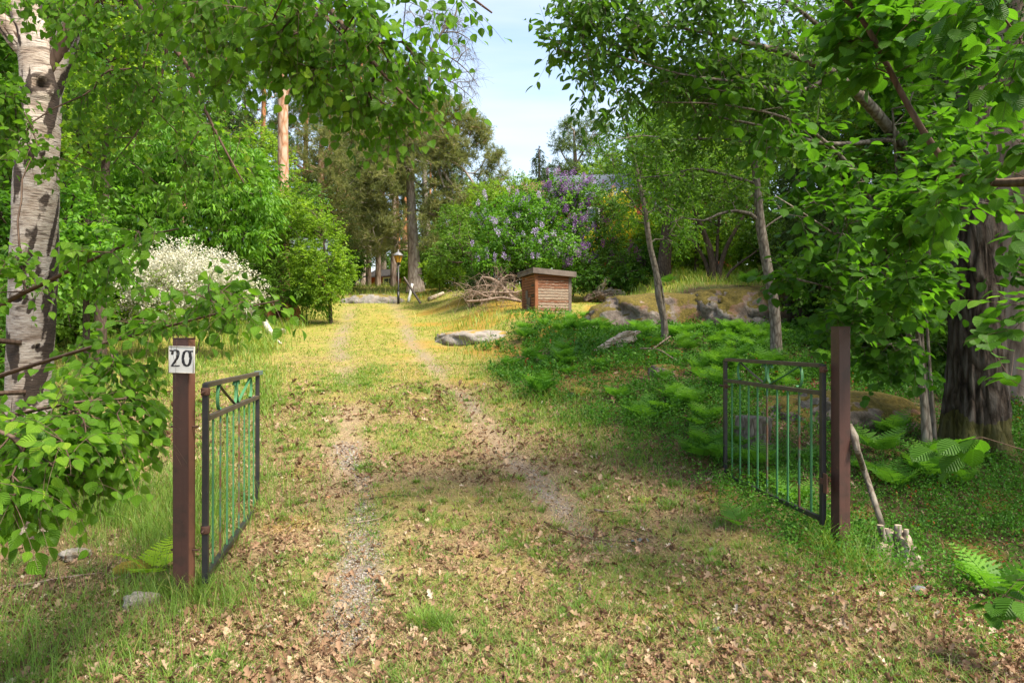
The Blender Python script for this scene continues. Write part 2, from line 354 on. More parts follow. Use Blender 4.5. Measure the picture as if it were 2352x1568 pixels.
def emit(geo, tpl, pos, d, n, size, r, wscale=1.0):
    V, Fs, lu, lv = tpl
    d = nrm(d); s = nrm(np.cross(d, n)); n = np.cross(s, d)
    size = np.broadcast_to(size, (len(pos),))[:, None, None]
    W = pos[:, None] + size * (V[None, :, 0:1] * wscale * s[:, None] + V[None, :, 1:2] * d[:, None] + V[None, :, 2:3] * n[:, None])
    k = len(V); off = (np.arange(len(pos)) * k)[:, None, None]
    geo.add(W.reshape(-1, 3), [(f[None] + off).reshape(-1, f.shape[1]) for f in Fs], r=np.repeat(r, k), lu=np.tile(lu, len(pos)), lv=np.tile(lv, len(pos)))
def rv(rng, n): return nrm(rng.normal(size=(n, 3)))
def blob_pts(rng, blobs, n):
    """scatter cluster points through ellipsoids given as (x, y, D, rx_px, ry_px, depth_m); fuller near the outside"""
    vol = np.array([b[3] * b[4] * (b[2] ** 2) * b[5] for b in blobs], float); vol = vol ** .8
    cnt = rng.multinomial(n, vol / vol.sum()); out = []
    for b, k in zip(blobs, cnt):
        u = rv(rng, k) * (rng.random((k, 1)) ** .42)
        c = P(b[0], b[1], b[2]); out.append(c + u * np.array([b[3] / F * b[2], b[5], b[4] / F * b[2]]))
    p = np.vstack(out)
    return p
def ell_pts(rng, ells, n):
    """the same in metres: (cx, cy, cz, rx, ry, rz)"""
    e = np.array(ells, float); vol = (e[:, 3] * e[:, 4] * e[:, 5]) ** .8
    cnt = rng.multinomial(n, vol / vol.sum()); out = []
    for b, k in zip(e, cnt): out.append(b[:3] + rv(rng, k) * (rng.random((k, 1)) ** .42) * b[3:])
    return np.vstack(out)
def skeleton(roots, pts, rng, kp=.25, step=.3, wob=.12, sag=.0, rt=.004, pw=.46):
    """join scattered cluster points to guide limbs; returns wood chains and tips with directions"""
    mx = sum(len(r) * 60 for r in roots) + len(pts) * 14 + 5000
    pos = np.zeros((mx, 3)); par = -np.ones(mx, int); L = np.zeros(mx); fix = np.zeros(mx); n = 0
    for i, r in enumerate(roots):
        q = resample(r, step)
        if i == 0: p0 = -1
        else: p0 = int(np.argmin(np.linalg.norm(pos[:n] - q[0, :3], axis=1)))
        for k in range(len(q)):
            if n >= mx: break
            pos[n] = q[k, :3]; fix[n] = q[k, 3]; par[n] = p0 if k == 0 else n - 1
            L[n] = 0 if par[n] < 0 else L[par[n]] + np.linalg.norm(pos[n] - pos[par[n]]); n += 1
    nroot = n
    tips = []
    if len(pts):
        dm = np.array([np.min(np.linalg.norm(pos[:nroot] - p, axis=1)) for p in pts])
        for p in pts[np.argsort(dm)]:
            dd = np.linalg.norm(pos[:n] - p, axis=1) ; c = dd + kp * L[:n] 
            j = int(np.argmin(c)); d = dd[j]; k = max(1, int(d / step)); a = pos[j]
            pd = pos[j] - pos[par[j]] if par[j] >= 0 else np.array([0, 0, 1.])
            pd = pd / max(np.linalg.norm(pd), 1e-6); mid = (a + p) / 2 + pd * d * .18 + rng.normal(size=3) * d * wob + np.array([0, 0, sag * d])
            t = (np.arange(1, k + 1) / k)[:, None]
            q = (1 - t) ** 2 * a + 2 * t * (1 - t) * mid + t * t * p
            q[:-1] += rng.normal(size=(k - 1, 3)) * step * .07
            for m in range(k):
                if n >= mx: break
                pos[n] = q[m]; par[n] = j if m == 0 else n - 1; L[n] = L[par[n]] + np.linalg.norm(pos[n] - pos[par[n]]); n += 1
            tips.append(n - 1)
    cnt = np.zeros(n); cnt[tips] = 1
    hasch = np.zeros(n, bool); hasch[par[1:n][par[1:n] >= 0]] = True; cnt[(~hasch)] = np.maximum(cnt[~hasch], 1)
    for i in range(n - 1, 0, -1):
        if par[i] >= 0: cnt[par[i]] += cnt[i]
    rad = rt * cnt ** pw
    rad = np.where(fix[:n] > 0, fix[:n], rad)
    for i in range(n):
        if fix[i] == 0 and par[i] >= 0: rad[i] = min(rad[i], rad[par[i]] * .92)
    best = {}
    for i in range(n):
        p = par[i]
        if p >= 0:
            w = cnt[i] + (1e6 if (fix[i] > 0 and par[i] == i - 1) else 0)
            if p not in best or w > best[p][0]: best[p] = (w, i)
    starts = [i for i in range(n) if par[i] < 0 or best[par[i]][1] != i]
    chains = []
    for s in starts:
        c = [s] if par[s] < 0 else [par[s], s]; i = s
        while i in best: i = best[i][1]; c.append(i)
        r = rad[c].copy()
        if par[s] >= 0: r[0] = r[1]
        chains.append((pos[c], r))
    tips = np.array(tips, int)
    td = nrm(pos[tips] - pos[par[tips]]) if len(tips) else np.zeros((0, 3))
    return chains, pos[tips] if len(tips) else np.zeros((0, 3)), td
def wood(chains, geo, rmin=0, nmax=12):
    for p, r in chains:
        if len(p) < 2 or r.max() < rmin: continue
        V, Fs = tube(p, r, int(np.clip(r.max() * 160, 3, nmax)), cap=False); geo.add(V, Fs)
def sprays(rng, tips, td, ntw, tl, nl, spread=.9, droop=.2, updir=0.0):
    """twigs at each tip and leaves along them. returns twig (base, dir, len, droop) and leaf pos, along-twig direction"""
    n = len(tips); B = np.repeat(tips, ntw, 0); D = np.repeat(td, ntw, 0)
    D = nrm(D * .6 + rv(rng, n * ntw) * spread + np.array([0, 0, updir - droop])); TL = tl * rng.uniform(.6, 1.3, n * ntw)
    s = np.tile((np.arange(nl) + .5) / nl, n * ntw) * rng.uniform(.85, 1.1, n * ntw * nl)
    b = np.repeat(B, nl, 0); d = np.repeat(D, nl, 0); l = np.repeat(TL, nl)
    pos = b + d * (l * s)[:, None] + np.array([0, 0, -1]) * (droop * l * s * s)[:, None]
    tan = nrm(d + np.array([0, 0, -1]) * (2 * droop * s)[:, None])
    sd_ = np.tile(np.where(np.arange(nl) % 2, 1., -1.), n * ntw)
    side = nrm(np.cross(tan, np.array([0, 0, 1.]) + .3 * rv(rng, len(tan)))) * sd_[:, None]
    return (B, D, TL), pos, tan, side
def twig_geo(geo, tw, droop, r0=.0018):
    B, D, TL = tw; t = np.array([0, .35, .7, 1.0]); n = len(B)
    c = B[:, None] + D[:, None] * (TL[:, None] * t)[..., None] + np.array([0, 0, -1]) * (droop * TL[:, None] * t * t)[..., None]
    ref = np.array([.3, .2, .93]); u = nrm(np.cross(D, ref)); v = nrm(np.cross(D, u)); a = np.array([0, 2.09, 4.19])
    ring = u[:, None] * np.cos(a)[None, :, None] + v[:, None] * np.sin(a)[None, :, None]
    rr = r0 * (1 - .65 * t)
    V = c[:, :, None] + ring[:, None] * rr[None, :, None, None]
    q = []
    for i in range(3):
        for j in range(3): q.append((i * 3 + j, i * 3 + (j + 1) % 3, i * 3 + 3 + (j + 1) % 3, i * 3 + 3 + j))
    q = np.array(q); geo.add(V.reshape(-1, 3), [(q[None] + (np.arange(n) * 12)[:, None, None]).reshape(-1, 4)])
def needles(rng, geo, tips, td, ntw, tl, nn, nl_, w, droop=.1, fwd=.7, updir=.2):
    tw, pos, tan, side = sprays(rng, tips, td, ntw, tl, nn, .9, droop, updir)
    u = rv(rng, len(pos)); d = nrm(u + tan * fwd); s = nrm(np.cross(d, rv(rng, len(pos))))
    ln = nl_ * rng.uniform(.6, 1.2, len(pos)); ww = w
    V = np.stack([pos - s * ww / 2, pos + s * ww / 2, pos + d * ln[:, None]], 1).reshape(-1, 3)
    T = np.arange(len(pos) * 3).reshape(-1, 3)
    k = ntw * nn; cr = np.clip(rng.normal(.45, .17, len(tips)), 0, 1)
    r = np.clip(np.repeat(cr, k) + rng.normal(0, .16, len(pos)), 0, 1)
    geo.add(V, [T], r=np.repeat(r, 3))
    return tw
SP = {  # foliage kinds: template, material, twigs per tip, twig length, leaves per twig, leaf size, spread, droop, leaf hang, flatness of the blade (how level), twig tubes
 'birch_near': (L_BIRCH, 'birch', 4, .20, 6, .050, .85, .30, .55, .6, 1),
 'birch_mid': (L_MID, 'birch', 3, .25, 8, .048, .9, .35, .6, .4, 0),
 'hazel_near': (L_HAZEL, 'hazel', 3, .26, 5, .086, .75, .10, .25, 1.5, 1),
 'hazel_mid': (L_MID, 'hazel', 3, .28, 6, .085, .9, .10, .25, 1.3, 0),
 'cherry': (L_CHERRY, 'cherry', 4, .24, 7, .070, .8, .12, .32, .8, 1),
 'bright': (L_LANCE, 'bright', 4, .38, 9, .15, 1.0, .25, .5, .7, 0),
 'bright_r': (L_MID, 'bright', 4, .34, 9, .08, 1.0, .2, .4, .8, 0),
 'yellowgreen': (L_SMALL, 'yellowgreen', 4, .34, 10, .085, 1.0, .1, .3, .7, 0),
 'yg_near': (L_MID, 'yellowgreen', 4, .3, 8, .085, 1.0, .1, .3, .9, 0),
 'mid': (L_SMALL, 'mid', 4, .34, 10, .08, 1.0, .15, .35, .6, 0),
 'dark': (L_SMALL, 'dark', 4, .4, 10, .09, 1.0, .15, .35, .7, 0),
 'lilac': (L_MID, 'bright', 4, .30, 8, .085, 1.0, .1, .35, .6, 0),
 'far': (L_SMALL, 'mid', 4, .6, 9, .16, 1.0, .1, .3, .6, 0),
 'far_yg': (L_SMALL, 'yellowgreen', 4, .6, 9, .16, 1.0, .1, .3, .6, 0),
}
def foliage(rng, kind, tips, td, geo, tgeo, scale=1.0, hue=0.0):
    tpl, mk, ntw, tl, nl, sz, spread, droop, hang, flat, tt = SP[kind]
    tw, pos, tan, side = sprays(rng, tips, td, ntw, tl, nl, spread, droop)
    d = nrm(tan * .55 + side * .8 + np.array([0, 0, -hang]) + .35 * rv(rng, len(pos)))
    n = nrm(np.array([0, 0, flat]) + rv(rng, len(pos)) * .75 + side * .2)
    k = ntw * nl; cr = np.clip(rng.normal(.42 + hue, .16, len(tips)), 0, 1)
    r = np.clip(np.repeat(cr, k) + rng.normal(0, .17, len(pos)), 0, .999)
    size = sz * scale * rng.uniform(.6, 1.15, len(pos))
    if tt: pos = pos + side * .012
    if kind == 'birch_near':
        px = 1176 + pos[:, 0] / pos[:, 1] * F; py = 784 - (pos[:, 2] - 1.5) / pos[:, 1] * F
        keep = ~((px > 372) & (px < 470) & (py > 765)); pos, d, n, size, r = pos[keep], d[keep], n[keep], size[keep], r[keep]
    emit(geo, tpl, pos, d, n, size, r)
    if tt and tgeo is not None: twig_geo(tgeo, tw, droop, .0016)
def tree(name, label, cat, roots, pts, kind, seed=0, barkm='b_grey', group=None, kp=.25, step=.3, wob=.12, rt=.004, pw=.46, scale=1.0, hue=0., local=False, extra=None, base=None, wname='trunk', cname='crown', rmin=0, sag=0, nsides=12):
    """roots: guide limbs, rows (x, y, z, r) in world metres; first starts at the base. Wood is one mesh, foliage one mesh, both children of an Empty at the base"""
    rng = np.random.default_rng(seed)
    base = np.asarray(roots[0][0][:3] if base is None else base, float)
    t = thing(name, label, cat, tuple(base), 0, group)
    chains, tips, td = skeleton(roots, pts, rng, kp, step, wob, sag, rt, pw)
    wg = Geo(); lg = Geo(); wood(chains, wg, rmin, nsides)
    if kind == 'pine': needles(rng, lg, tips, td, 11, .34, 16, .12 * scale, .018 * scale)
    elif kind == 'pine_far': needles(rng, lg, tips, td, 9, .46, 13, .18 * scale, .032 * scale)
    elif kind == 'spruce': needles(rng, lg, tips, td, 7, .42, 22, .07 * scale, .018 * scale, .55, .9, -.1)
    elif kind == 'bare':
        tw, *_ = sprays(rng, tips, td, 4, .7 * scale, 1, .9, .25); twig_geo(wg, tw, .25, .008 * scale)
    elif kind: foliage(rng, kind, tips, td, lg, wg, scale, hue)
    for g in (wg, lg): g.V = [v - base for v in g.V]
    obj(wname, (wg, M[barkm]), t)
    if kind and kind != 'bare':
        mk = {'pine': 'pineold', 'pine_far': 'pine', 'spruce': 'spruce'}.get(kind) or SP[kind][1]
        obj(cname, (lg, M[extra] if extra else M[mk]), t)
    return t, tips, td
def pl(*rows):
    """guide limb through picture points: rows (x, y, D, radius in m)"""
    return np.array([[*P(x, y, D), r] for x, y, D, r in rows])
def flowers(rng, tips, td, n, kind_mat, size, nsub, shape, name, t, tl=.1):
    """flower heads: clusters of small petals round points near the tips"""
    g = Geo(); idx = rng.integers(0, len(tips), n); c = tips[idx] + td[idx] * rng.uniform(.05, .35, (n, 1)) + rng.normal(size=(n, 3)) * .10
    u = rv(rng, n * nsub) * (rng.random((n * nsub, 1)) ** .4)
    p = np.repeat(c, nsub, 0) + u * np.asarray(shape)
    emit(g, L_SMALL, p, nrm(u + .4 * rv(rng, len(p))), rv(rng, len(p)), size * rng.uniform(.7, 1.2, len(p)), np.clip(np.repeat(rng.random(n), nsub) * .6 + rng.random(len(p)) * .4, 0, 1), 1.5)
    base = np.array(t.location); g.V = [v - base for v in g.V]
    return obj(name, (g, M[kind_mat]), t)
# ------------------------------------------------------------------ ground and driveway
def axis(a, b, c, s, n):
    v = np.linspace(np.arcsinh((a - c) / s), np.arcsinh((b - c) / s), n); return c + s * np.sinh(v)
gx = axis(-160, 160, 0.5, 3.0, 330); gy = axis(-25, 260, 4.5, 3.2, 380)
XX, YY = np.meshgrid(gx, gy); ZZ = H(XX, YY)
dd = XX - center(YY)
def m_gravel(X, Y):
    d = X - center(Y); f = fbm(X * 1.1 + 5, Y * .7, 21, 3)
    near = 1 - smooth(5.5, 8, Y) * .35
    return np.exp(-((np.abs(d) - .86) / .15) ** 2) * smooth(.47, .60, f) * near * (1 - .6 * smooth(20, 30, Y))
def m_track(X, Y):
    d = X - center(Y); f = fbm(X * 1.4 + 9, Y * .6, 23, 3)
    return np.clip(np.exp(-((np.abs(d) - .86) / .23) ** 2) * smooth(.28, .52, f) * (.95 - .4 * smooth(9, 18, Y)), 0, 1)
def m_brown(X, Y):
    d = X - center(Y)
    return np.clip(.45 + .9 * smooth(.36, .56, fbm(X * 1.2, Y * 1.2, 71, 3)), 0, 1) * (1 - .75 * smooth(7, 12, Y)) * (1 - smooth(14, 20, Y))
def m_forest(X, Y):
    d = X - center(Y); f = (fbm(X * .9, Y * .9, 31, 3) - .5) * 1.3
    r = smooth(1.75, 2.5, d + f * .8) * (1 - smooth(13.5, 15.5, Y + f)*smooth(1.5,-.5,X)) 
    l = smooth(-1.9, -2.5, d + f * .5) * (1 - smooth(4.9, 5.6, Y + f * .5)) * .7
    return np.clip(np.maximum(r * (1 - smooth(17, 19, Y)), l * .8), 0, 1)
def m_moss(X, Y):
    d = X - center(Y); f = fbm(X * .8, Y * .8, 41, 3); fn = smooth(.58, .68, fbm(X * 1.7, Y * 1.7, 43, 3)) * (1 - smooth(6, 8, Y)) * .8
    a = smooth(.45, .6, f) * smooth(8, 14, Y) * (1 - .8 * smooth(2.0, 3.0, X)) * (1 - smooth(28, 34, Y)) * smooth(-.5, 1.6, d)
    return np.clip(a + fn * .7, 0, 1)
att = {'gravel': m_gravel(XX, YY), 'track': m_track(XX, YY), 'brown': m_brown(XX, YY), 'forest': m_forest(XX, YY), 'moss': m_moss(XX, YY)}
gm, nt, b, out = mat('ground_soil'); n = N(nt); co = n.coord('Object')
f1 = n.noise(co, 1.1, 5, .6); f2 = n.noise(co, 9, 6, .65); f3 = n.noise(co, 45, 6, .7); f4 = n.noise(co, 3.1, 5, .6)
lawn = n.ramp(f4, [(.3, (.10, .13, .02)), (.46, (.20, .20, .035)), (.58, (.30, .235, .07)), (.7, (.22, .13, .06))])
lawn = n.mix(n.ramp(f3, [(.4, 0.), (.62, .7)]), lawn, (.29, .27, .07))
lawn = n.mix(n.ramp(f2, [(.52, 0.), (.66, .75)]), lawn, (.13, .08, .045))
lawn = n.mix(n.math('MULTIPLY', n.attr('brown'), .8), lawn, n.ramp(f3, [(.3, (.08, .05, .03)), (.5, (.20, .135, .085)), (.7, (.38, .28, .18))]))
forest = n.ramp(f2, [(.3, (.035, .022, .014)), (.5, (.085, .055, .032)), (.7, (.17, .115, .07))])
forest = n.mix(n.ramp(f1, [(.46, .05), (.62, .55)]), forest, (.06, .10, .02))
grv = n.ramp(n.vor(co, 75, 'F1', 'Distance'), [(0., (.34, .31, .29)), (.5, (.22, .19, .17)), (.9, (.09, .07, .055))])
grv = n.mix(n.ramp(n.noise(co, 22, 4), [(.45, 0.), (.6, .8)]), grv, (.20, .13, .09))
mossc = n.ramp(f3, [(.3, (.16, .09, .015)), (.6, (.34, .21, .035)), (.8, (.42, .30, .06))])
c = n.mix(n.attr('forest'), lawn, forest)
c = n.mix(n.math('MULTIPLY', n.attr('moss'), .75), c, mossc)
c = n.mix(n.math('MULTIPLY', n.attr('track'), .8), c, n.ramp(f3, [(.3, (.13, .085, .055)), (.5, (.25, .185, .125)), (.7, (.40, .31, .21))]))
c = n.mix(n.math('MULTIPLY', n.attr('gravel'), .8), c, grv)
n.ln(c, b.inputs['Base Color']); b.inputs['Roughness'].default_value = .95; b.inputs['Specular IOR Level'].default_value = .1
n.bump(n.math('ADD', n.math('MULTIPLY', f3, .5), f2), .9, .03, b)
ny, nx = XX.shape
idx = np.arange(ny * nx).reshape(ny, nx)
Q = np.stack([idx[:-1, :-1], idx[:-1, 1:], idx[1:, 1:], idx[1:, :-1]], -1)
dq = (dd[:-1, :-1] + dd[1:, 1:]) / 2; yq = (YY[:-1, :-1] + YY[1:, 1:]) / 2
isd = (np.abs(dq) < 1.9) & (yq > -20) & (yq < 34)
V = np.stack([XX, YY, ZZ], -1).reshape(-1, 3)
def submesh(name, q):
    u, inv = np.unique(q.ravel(), return_inverse=True)
    return mesh_np(name, V[u], [inv.reshape(-1, 4)], {k: a.ravel()[u] for k, a in att.items()}, [gm])
tag(obj('ground', submesh('ground', Q[~isd])), kind='structure')
tag(obj('driveway', submesh('driveway', Q[isd])), kind='structure')

# ---- covers nobody could count: grass, straw, dead leaves, gravel, bilberry
def scatter(rng, n, ymin, ymax, dens, p=2.0, xs=.86, xpad=.6):
    """points on the ground, thinning with distance; dens(X, Y) -> 0..1"""
    out = []; k = 0
    while k < n:
        m = n * 2; u = rng.random(m)
        e = 1 - p + 1e-9 + 1            # area grows with Y
        Y = (ymin ** e + u * (ymax ** e - ymin ** e)) ** (1 / e) if abs(e) > 1e-6 else ymin * (ymax / ymin) ** u
        X = rng.uniform(-1, 1, m) * (xs * Y + xpad)
        ok = rng.random(m) < dens(X, Y); out.append(np.stack([X[ok], Y[ok]], -1)); k += ok.sum()
        if len(out) > 40: break
    return np.vstack(out)[:n]
def blades(rng, xy, hgt, wid, lean, geo, r, dirn=None, curve=.6, lift=0):
    n = len(xy); X, Y = xy[:, 0], xy[:, 1]; Z = H(X, Y) - .004 + lift
    a = rng.uniform(0, 6.283, n) if dirn is None else dirn
    dx = np.stack([np.cos(a), np.sin(a), np.zeros(n)], -1); s = np.stack([-np.sin(a), np.cos(a), np.zeros(n)], -1)
    tw = rng.normal(0, .5, n)[:, None]; s = nrm(s + dx * tw)
    hgt = np.broadcast_to(hgt, (n,)); lean = np.clip(np.broadcast_to(lean, (n,)) + rng.normal(0, .15, n), .02, 1.5)
    b0 = np.stack([X, Y, Z], -1); w = (np.broadcast_to(wid, (n,)) * rng.uniform(.7, 1.2, n))[:, None]
    def at(t):
        th = lean * (1 - curve + curve * t * 1.6)
        return b0 + dx * (hgt * t * np.sin(th))[:, None] + np.array([0, 0, 1.]) * (hgt * t * np.cos(th) )[:, None]
    p1, p2, p3 = at(np.full(n, .4)), at(np.full(n, .75)), at(np.ones(n))
    V = np.stack([b0 - s * w * .5, b0 + s * w * .5, p1 - s * w * .5, p1 + s * w * .5, p2 - s * w * .35, p2 + s * w * .35, p3], 1)
    o = (np.arange(n) * 7)[:, None, None]
    q = np.array([[0, 1, 3, 2], [2, 3, 5, 4]]); t = np.array([[4, 5, 6]])
    geo.add(V.reshape(-1, 3), [(q[None] + o).reshape(-1, 4), (t[None] + o).reshape(-1, 3)], r=np.repeat(np.clip(r, 0, 1), 7))
rng = np.random.default_rng(5)
def dist_scale(Y, a=6.0): return np.clip(Y / a, .8, 3.5)
patch = lambda X, Y, s, k, a, b_: smooth(a, b_, fbm(X * s, Y * s, k, 3))
# short driveway grass in patches
def d_short(X, Y):
    d = X - center(Y); on = (d < 2.6) & (d > -5) & ((d > -2.4) | (Y > 5.2))
    return np.where(on, (.10 + .9 * patch(X, Y, 1.6, 51, .40, .60)) * (1 - .95 * m_track(X, Y)) * (1 - .6 * m_brown(X, Y)) * (.55 + .45 * smooth(2.0, 8, Y)), 0)
xy = scatter(rng, 85000, 2.1, 13, d_short, 2.1)
tuft = rng.normal(0, .016, xy.shape); g = Geo()
hs = .050 * rng.uniform(.4, 1.9, len(xy)) * np.clip(xy[:, 1] / 8, .9, 1.3)
blades(rng, xy + tuft, hs, .0034 * dist_scale(xy[:, 1], 4.5), .75, g, rng.normal(.45, .25, len(xy)))
ctr = scatter(rng, 1500, 2.2, 12, lambda X, Y: np.where((X - center(Y) < 3.2) & (X - center(Y) > -6), (1 - .97 * m_track(X, Y)) * (.15 + .85 * patch(X, Y, 2.2, 151, .45, .6)), 0), 2.0)
ctr = np.vstack([ctr, [[-.43, 3.62], [-.40, 3.66], [-.46, 3.58], [-.36, 3.60], [-.48, 3.66]]]); nb_t = np.r_[rng.integers(18, 60, len(ctr) - 5), np.full(5, 90)]
cc = np.repeat(ctr, nb_t, 0); off = rng.normal(size=cc.shape) * np.repeat(rng.uniform(.012, .035, len(ctr)), nb_t)[:, None]
th_ = np.arctan2(off[:, 1], off[:, 0]) + rng.normal(0, .5, len(cc)); hs = np.repeat(rng.uniform(.04, .105, len(ctr)), nb_t) * rng.uniform(.5, 1.2, len(cc)); hs[-450:] *= 1.5
blades(rng, cc + off, hs, .0036 * dist_scale(cc[:, 1], 4.5), .65, g, np.repeat(np.clip(rng.normal(.4, .2, len(ctr)), 0, .9), nb_t) + rng.normal(0, .1, len(cc)), dirn=th_)
tag(obj('short_grass', (g, M['grass'])), 'short green grass coming up through the driveway litter', 'grass', kind='stuff')
# straw lying flat
def d_straw(X, Y):
    d = X - center(Y); f = m_forest(X, Y)
    return (1 - .8 * f) * (.35 + .65 * patch(X, Y, 1.3, 61, .38, .6)) * (1 - .8 * m_track(X, Y))
xy = scatter(rng, 95000, 2.0, 14, d_straw, 2.05); g = Geo()
blades(rng, xy, .085 * rng.uniform(.5, 1.6, len(xy)), .0026 * dist_scale(xy[:, 1], 4.5), 1.42, g, rng.normal(.5, .25, len(xy)), lift=.008)
tag(obj('dry_grass', (g, M['straw'])), 'dry straw coloured grass lying over the ground', 'dry grass', kind='stuff')
# dead leaves
def d_litter(X, Y):
    d = X - center(Y); f = m_forest(X, Y)
    return np.clip((.25 + .75 * patch(X, Y, 1.2, 71, .40, .6)) * (.9 - .25 * f) + .5*np.exp(-((Y-3.4)/1.4)**2), 0, 1) * (1 - .5 * m_track(X, Y))
xy = scatter(rng, 80000, 2.0, 11, d_litter, 2.5); k = len(xy)
pos = np.stack([xy[:, 0], xy[:, 1], H(xy[:, 0], xy[:, 1]) + .006 + rng.random(k) * .012], -1)
L_DEAD = leaf_tpl([(0, 0), (.12, .2), (.25, .08), (.45, .36), (.58, .14), (.78, .24), (1, 0)], .45, -.4)
g = Geo(); emit(g, L_DEAD, pos, nrm(rng.normal(size=(k, 3)) * [1, 1, .4]), nrm(rng.normal(size=(k, 3)) * [.75, .75, .3] + [0, 0, 1]), .026 * rng.choice([.5, .8, 1.2, 1.8, 2.5], k, p=[.26, .3, .25, .14, .05]) * np.clip(xy[:, 1] / 6, .9, 1.7), rng.beta(2, 2, k))
tag(obj('leaf_litter', (g, M['litter'])), 'brown dead leaves strewn over the ground', 'dead leaves', kind='stuff')
# gravel in the left wheel track
xy = scatter(rng, 4200, 2.2, 9, lambda X, Y: np.clip(m_gravel(X, Y) ** 2 * 1.2 * (X < center(Y)) + .1 * m_gravel(X, Y), 0, 1), 2.3); k = len(xy)
ico = np.array([[0, 0, .8], [.9, 0, .1], [.2, .85, 0], [-.75, .5, .1], [-.7, -.5, 0], [.25, -.8, .15], [0, 0, -.5]])
icf = np.array([[0, i, i % 5 + 1] for i in range(1, 6)] + [[6, i % 5 + 1, i] for i in range(1, 6)])
sz = .0075 * rng.uniform(.4, 1.7, k) * np.clip(xy[:, 1] / 5, .8, 1.5); a = rng.uniform(0, 6.28, k); ca, sa = np.cos(a), np.sin(a)
Vr = ico[None] * sz[:, None, None] * rng.uniform(.6, 1.2, (k, 1, 3)); Vx = Vr[..., 0] * ca[:, None] - Vr[..., 1] * sa[:, None]; Vy = Vr[..., 0] * sa[:, None] + Vr[..., 1] * ca[:, None]
Vr = np.stack([Vx + xy[:, :1], Vy + xy[:, 1:], Vr[..., 2] + (H(xy[:, 0], xy[:, 1]) + .003)[:, None]], -1)
sm, nt, b, out = mat('gravel_stone'); n = N(nt); n.ln(n.ramp(n.attr('r'), [(0, (.08, .065, .055)), (.5, (.18, .155, .135)), (1, (.32, .30, .28))]), b.inputs['Base Color']); b.inputs['Roughness'].default_value = .85
g = Geo(); g.add(Vr.reshape(-1, 3), [(icf[None] + (np.arange(k) * 7)[:, None, None]).reshape(-1, 3)], r=np.repeat(rng.random(k), 7))
tag(obj('gravel', (g, sm, False)), 'grey gravel showing in the left wheel track', 'gravel', kind='stuff')
# sunlit lawn farther up: yellow green, short
def d_lawn(X, Y):
    return (1 - m_forest(X, Y)) * (.30 + .7 * patch(X, Y, .9, 81, .38, .58)) * (1 - .93 * m_track(X, Y)) * smooth(6, 10, Y) * (1 - .7 * m_moss(X, Y))
xy = scatter(rng, 105000, 6.5, 42, d_lawn, 2.0); g = Geo()
blades(rng, xy, .055 * rng.uniform(.5, 1.7, len(xy)) * np.clip(xy[:, 1] / 16, .8, 1.6), .0035 * dist_scale(xy[:, 1], 4.5), .8, g, rng.normal(.42, .22, len(xy)) + .35 * (fbm(xy[:, 0] * .7, xy[:, 1] * .7, 85) - .5) * 2)
tag(obj('sunlit_lawn', (g, M['lawn'])), 'yellow green sunlit lawn grass up the slope', 'grass', kind='stuff')
# long grass: left verge, birch foot, by the posts, meadow edges
def gauss(X, Y, x0, y0, sx, sy): return np.exp(-((X - x0) / sx) ** 2 - ((Y - y0) / sy) ** 2)
def d_long(X, Y):
    d = X - center(Y); f = patch(X, Y, 1.5, 91, .36, .56)
    a = np.exp(-((d + 2.15) / .28) ** 2) * smooth(4.2, 5, Y) * (1 - smooth(10, 13, Y)) * .9
    a = a + gauss(X, Y, -3.0, 5.75, 1.0, .6) * .9 + gauss(X, Y, -2.6, 3.9, .9, .5) * .30 + gauss(X, Y, -1.85, 3.9, .28, .35) * .9 + gauss(X, Y, -2.2, 3.0, .7, .5) * .35
    a = a + gauss(X, Y, 2.28, 4.7, .20, .30) * .9 + np.exp(-((d + 2.7) / .5) ** 2) * smooth(12, 14, Y) * (1 - smooth(22, 25, Y)) * .8 + 0
    a = a + smooth(-2.6, -4, d) * smooth(7, 9, Y) * .32 + smooth(26, 29, Y) * .22
    a = a + smooth(2.5, 4.5, X) * smooth(16.5, 18, Y) * .3 + gauss(d, Y, 2.7, 17.5, 1.0, 2.5) * .2 + gauss(d, Y, 1.9, 10, .4, 4) * .3
    return np.clip(a * (.25 + .75 * f), 0, 1)
xy = scatter(rng, 80000, 2.4, 40, d_long, 1.7); Y = xy[:, 1]; X = xy[:, 0]
hh = .20 + .22 * gauss(X, Y, -2.9, 5.6, 1.0, .9) + .10 * gauss(X, Y, 2.4, 4.7, .4, .5) + .12 * smooth(9, 20, Y) - .10 * gauss(X, Y, .08, 3.55, .3, .3)
g = Geo(); blades(rng, xy, hh * rng.uniform(.4, 1.3, len(xy)), .0032 * np.clip(Y / 4.5, .9, 4.5), .45, g, rng.normal(.48, .2, len(xy)) + .18 * smooth(8, 14, Y), curve=.85)
tag(obj('long_grass', (g, M['grass'])), 'long green grass along the verges and round the posts', 'grass', kind='stuff')
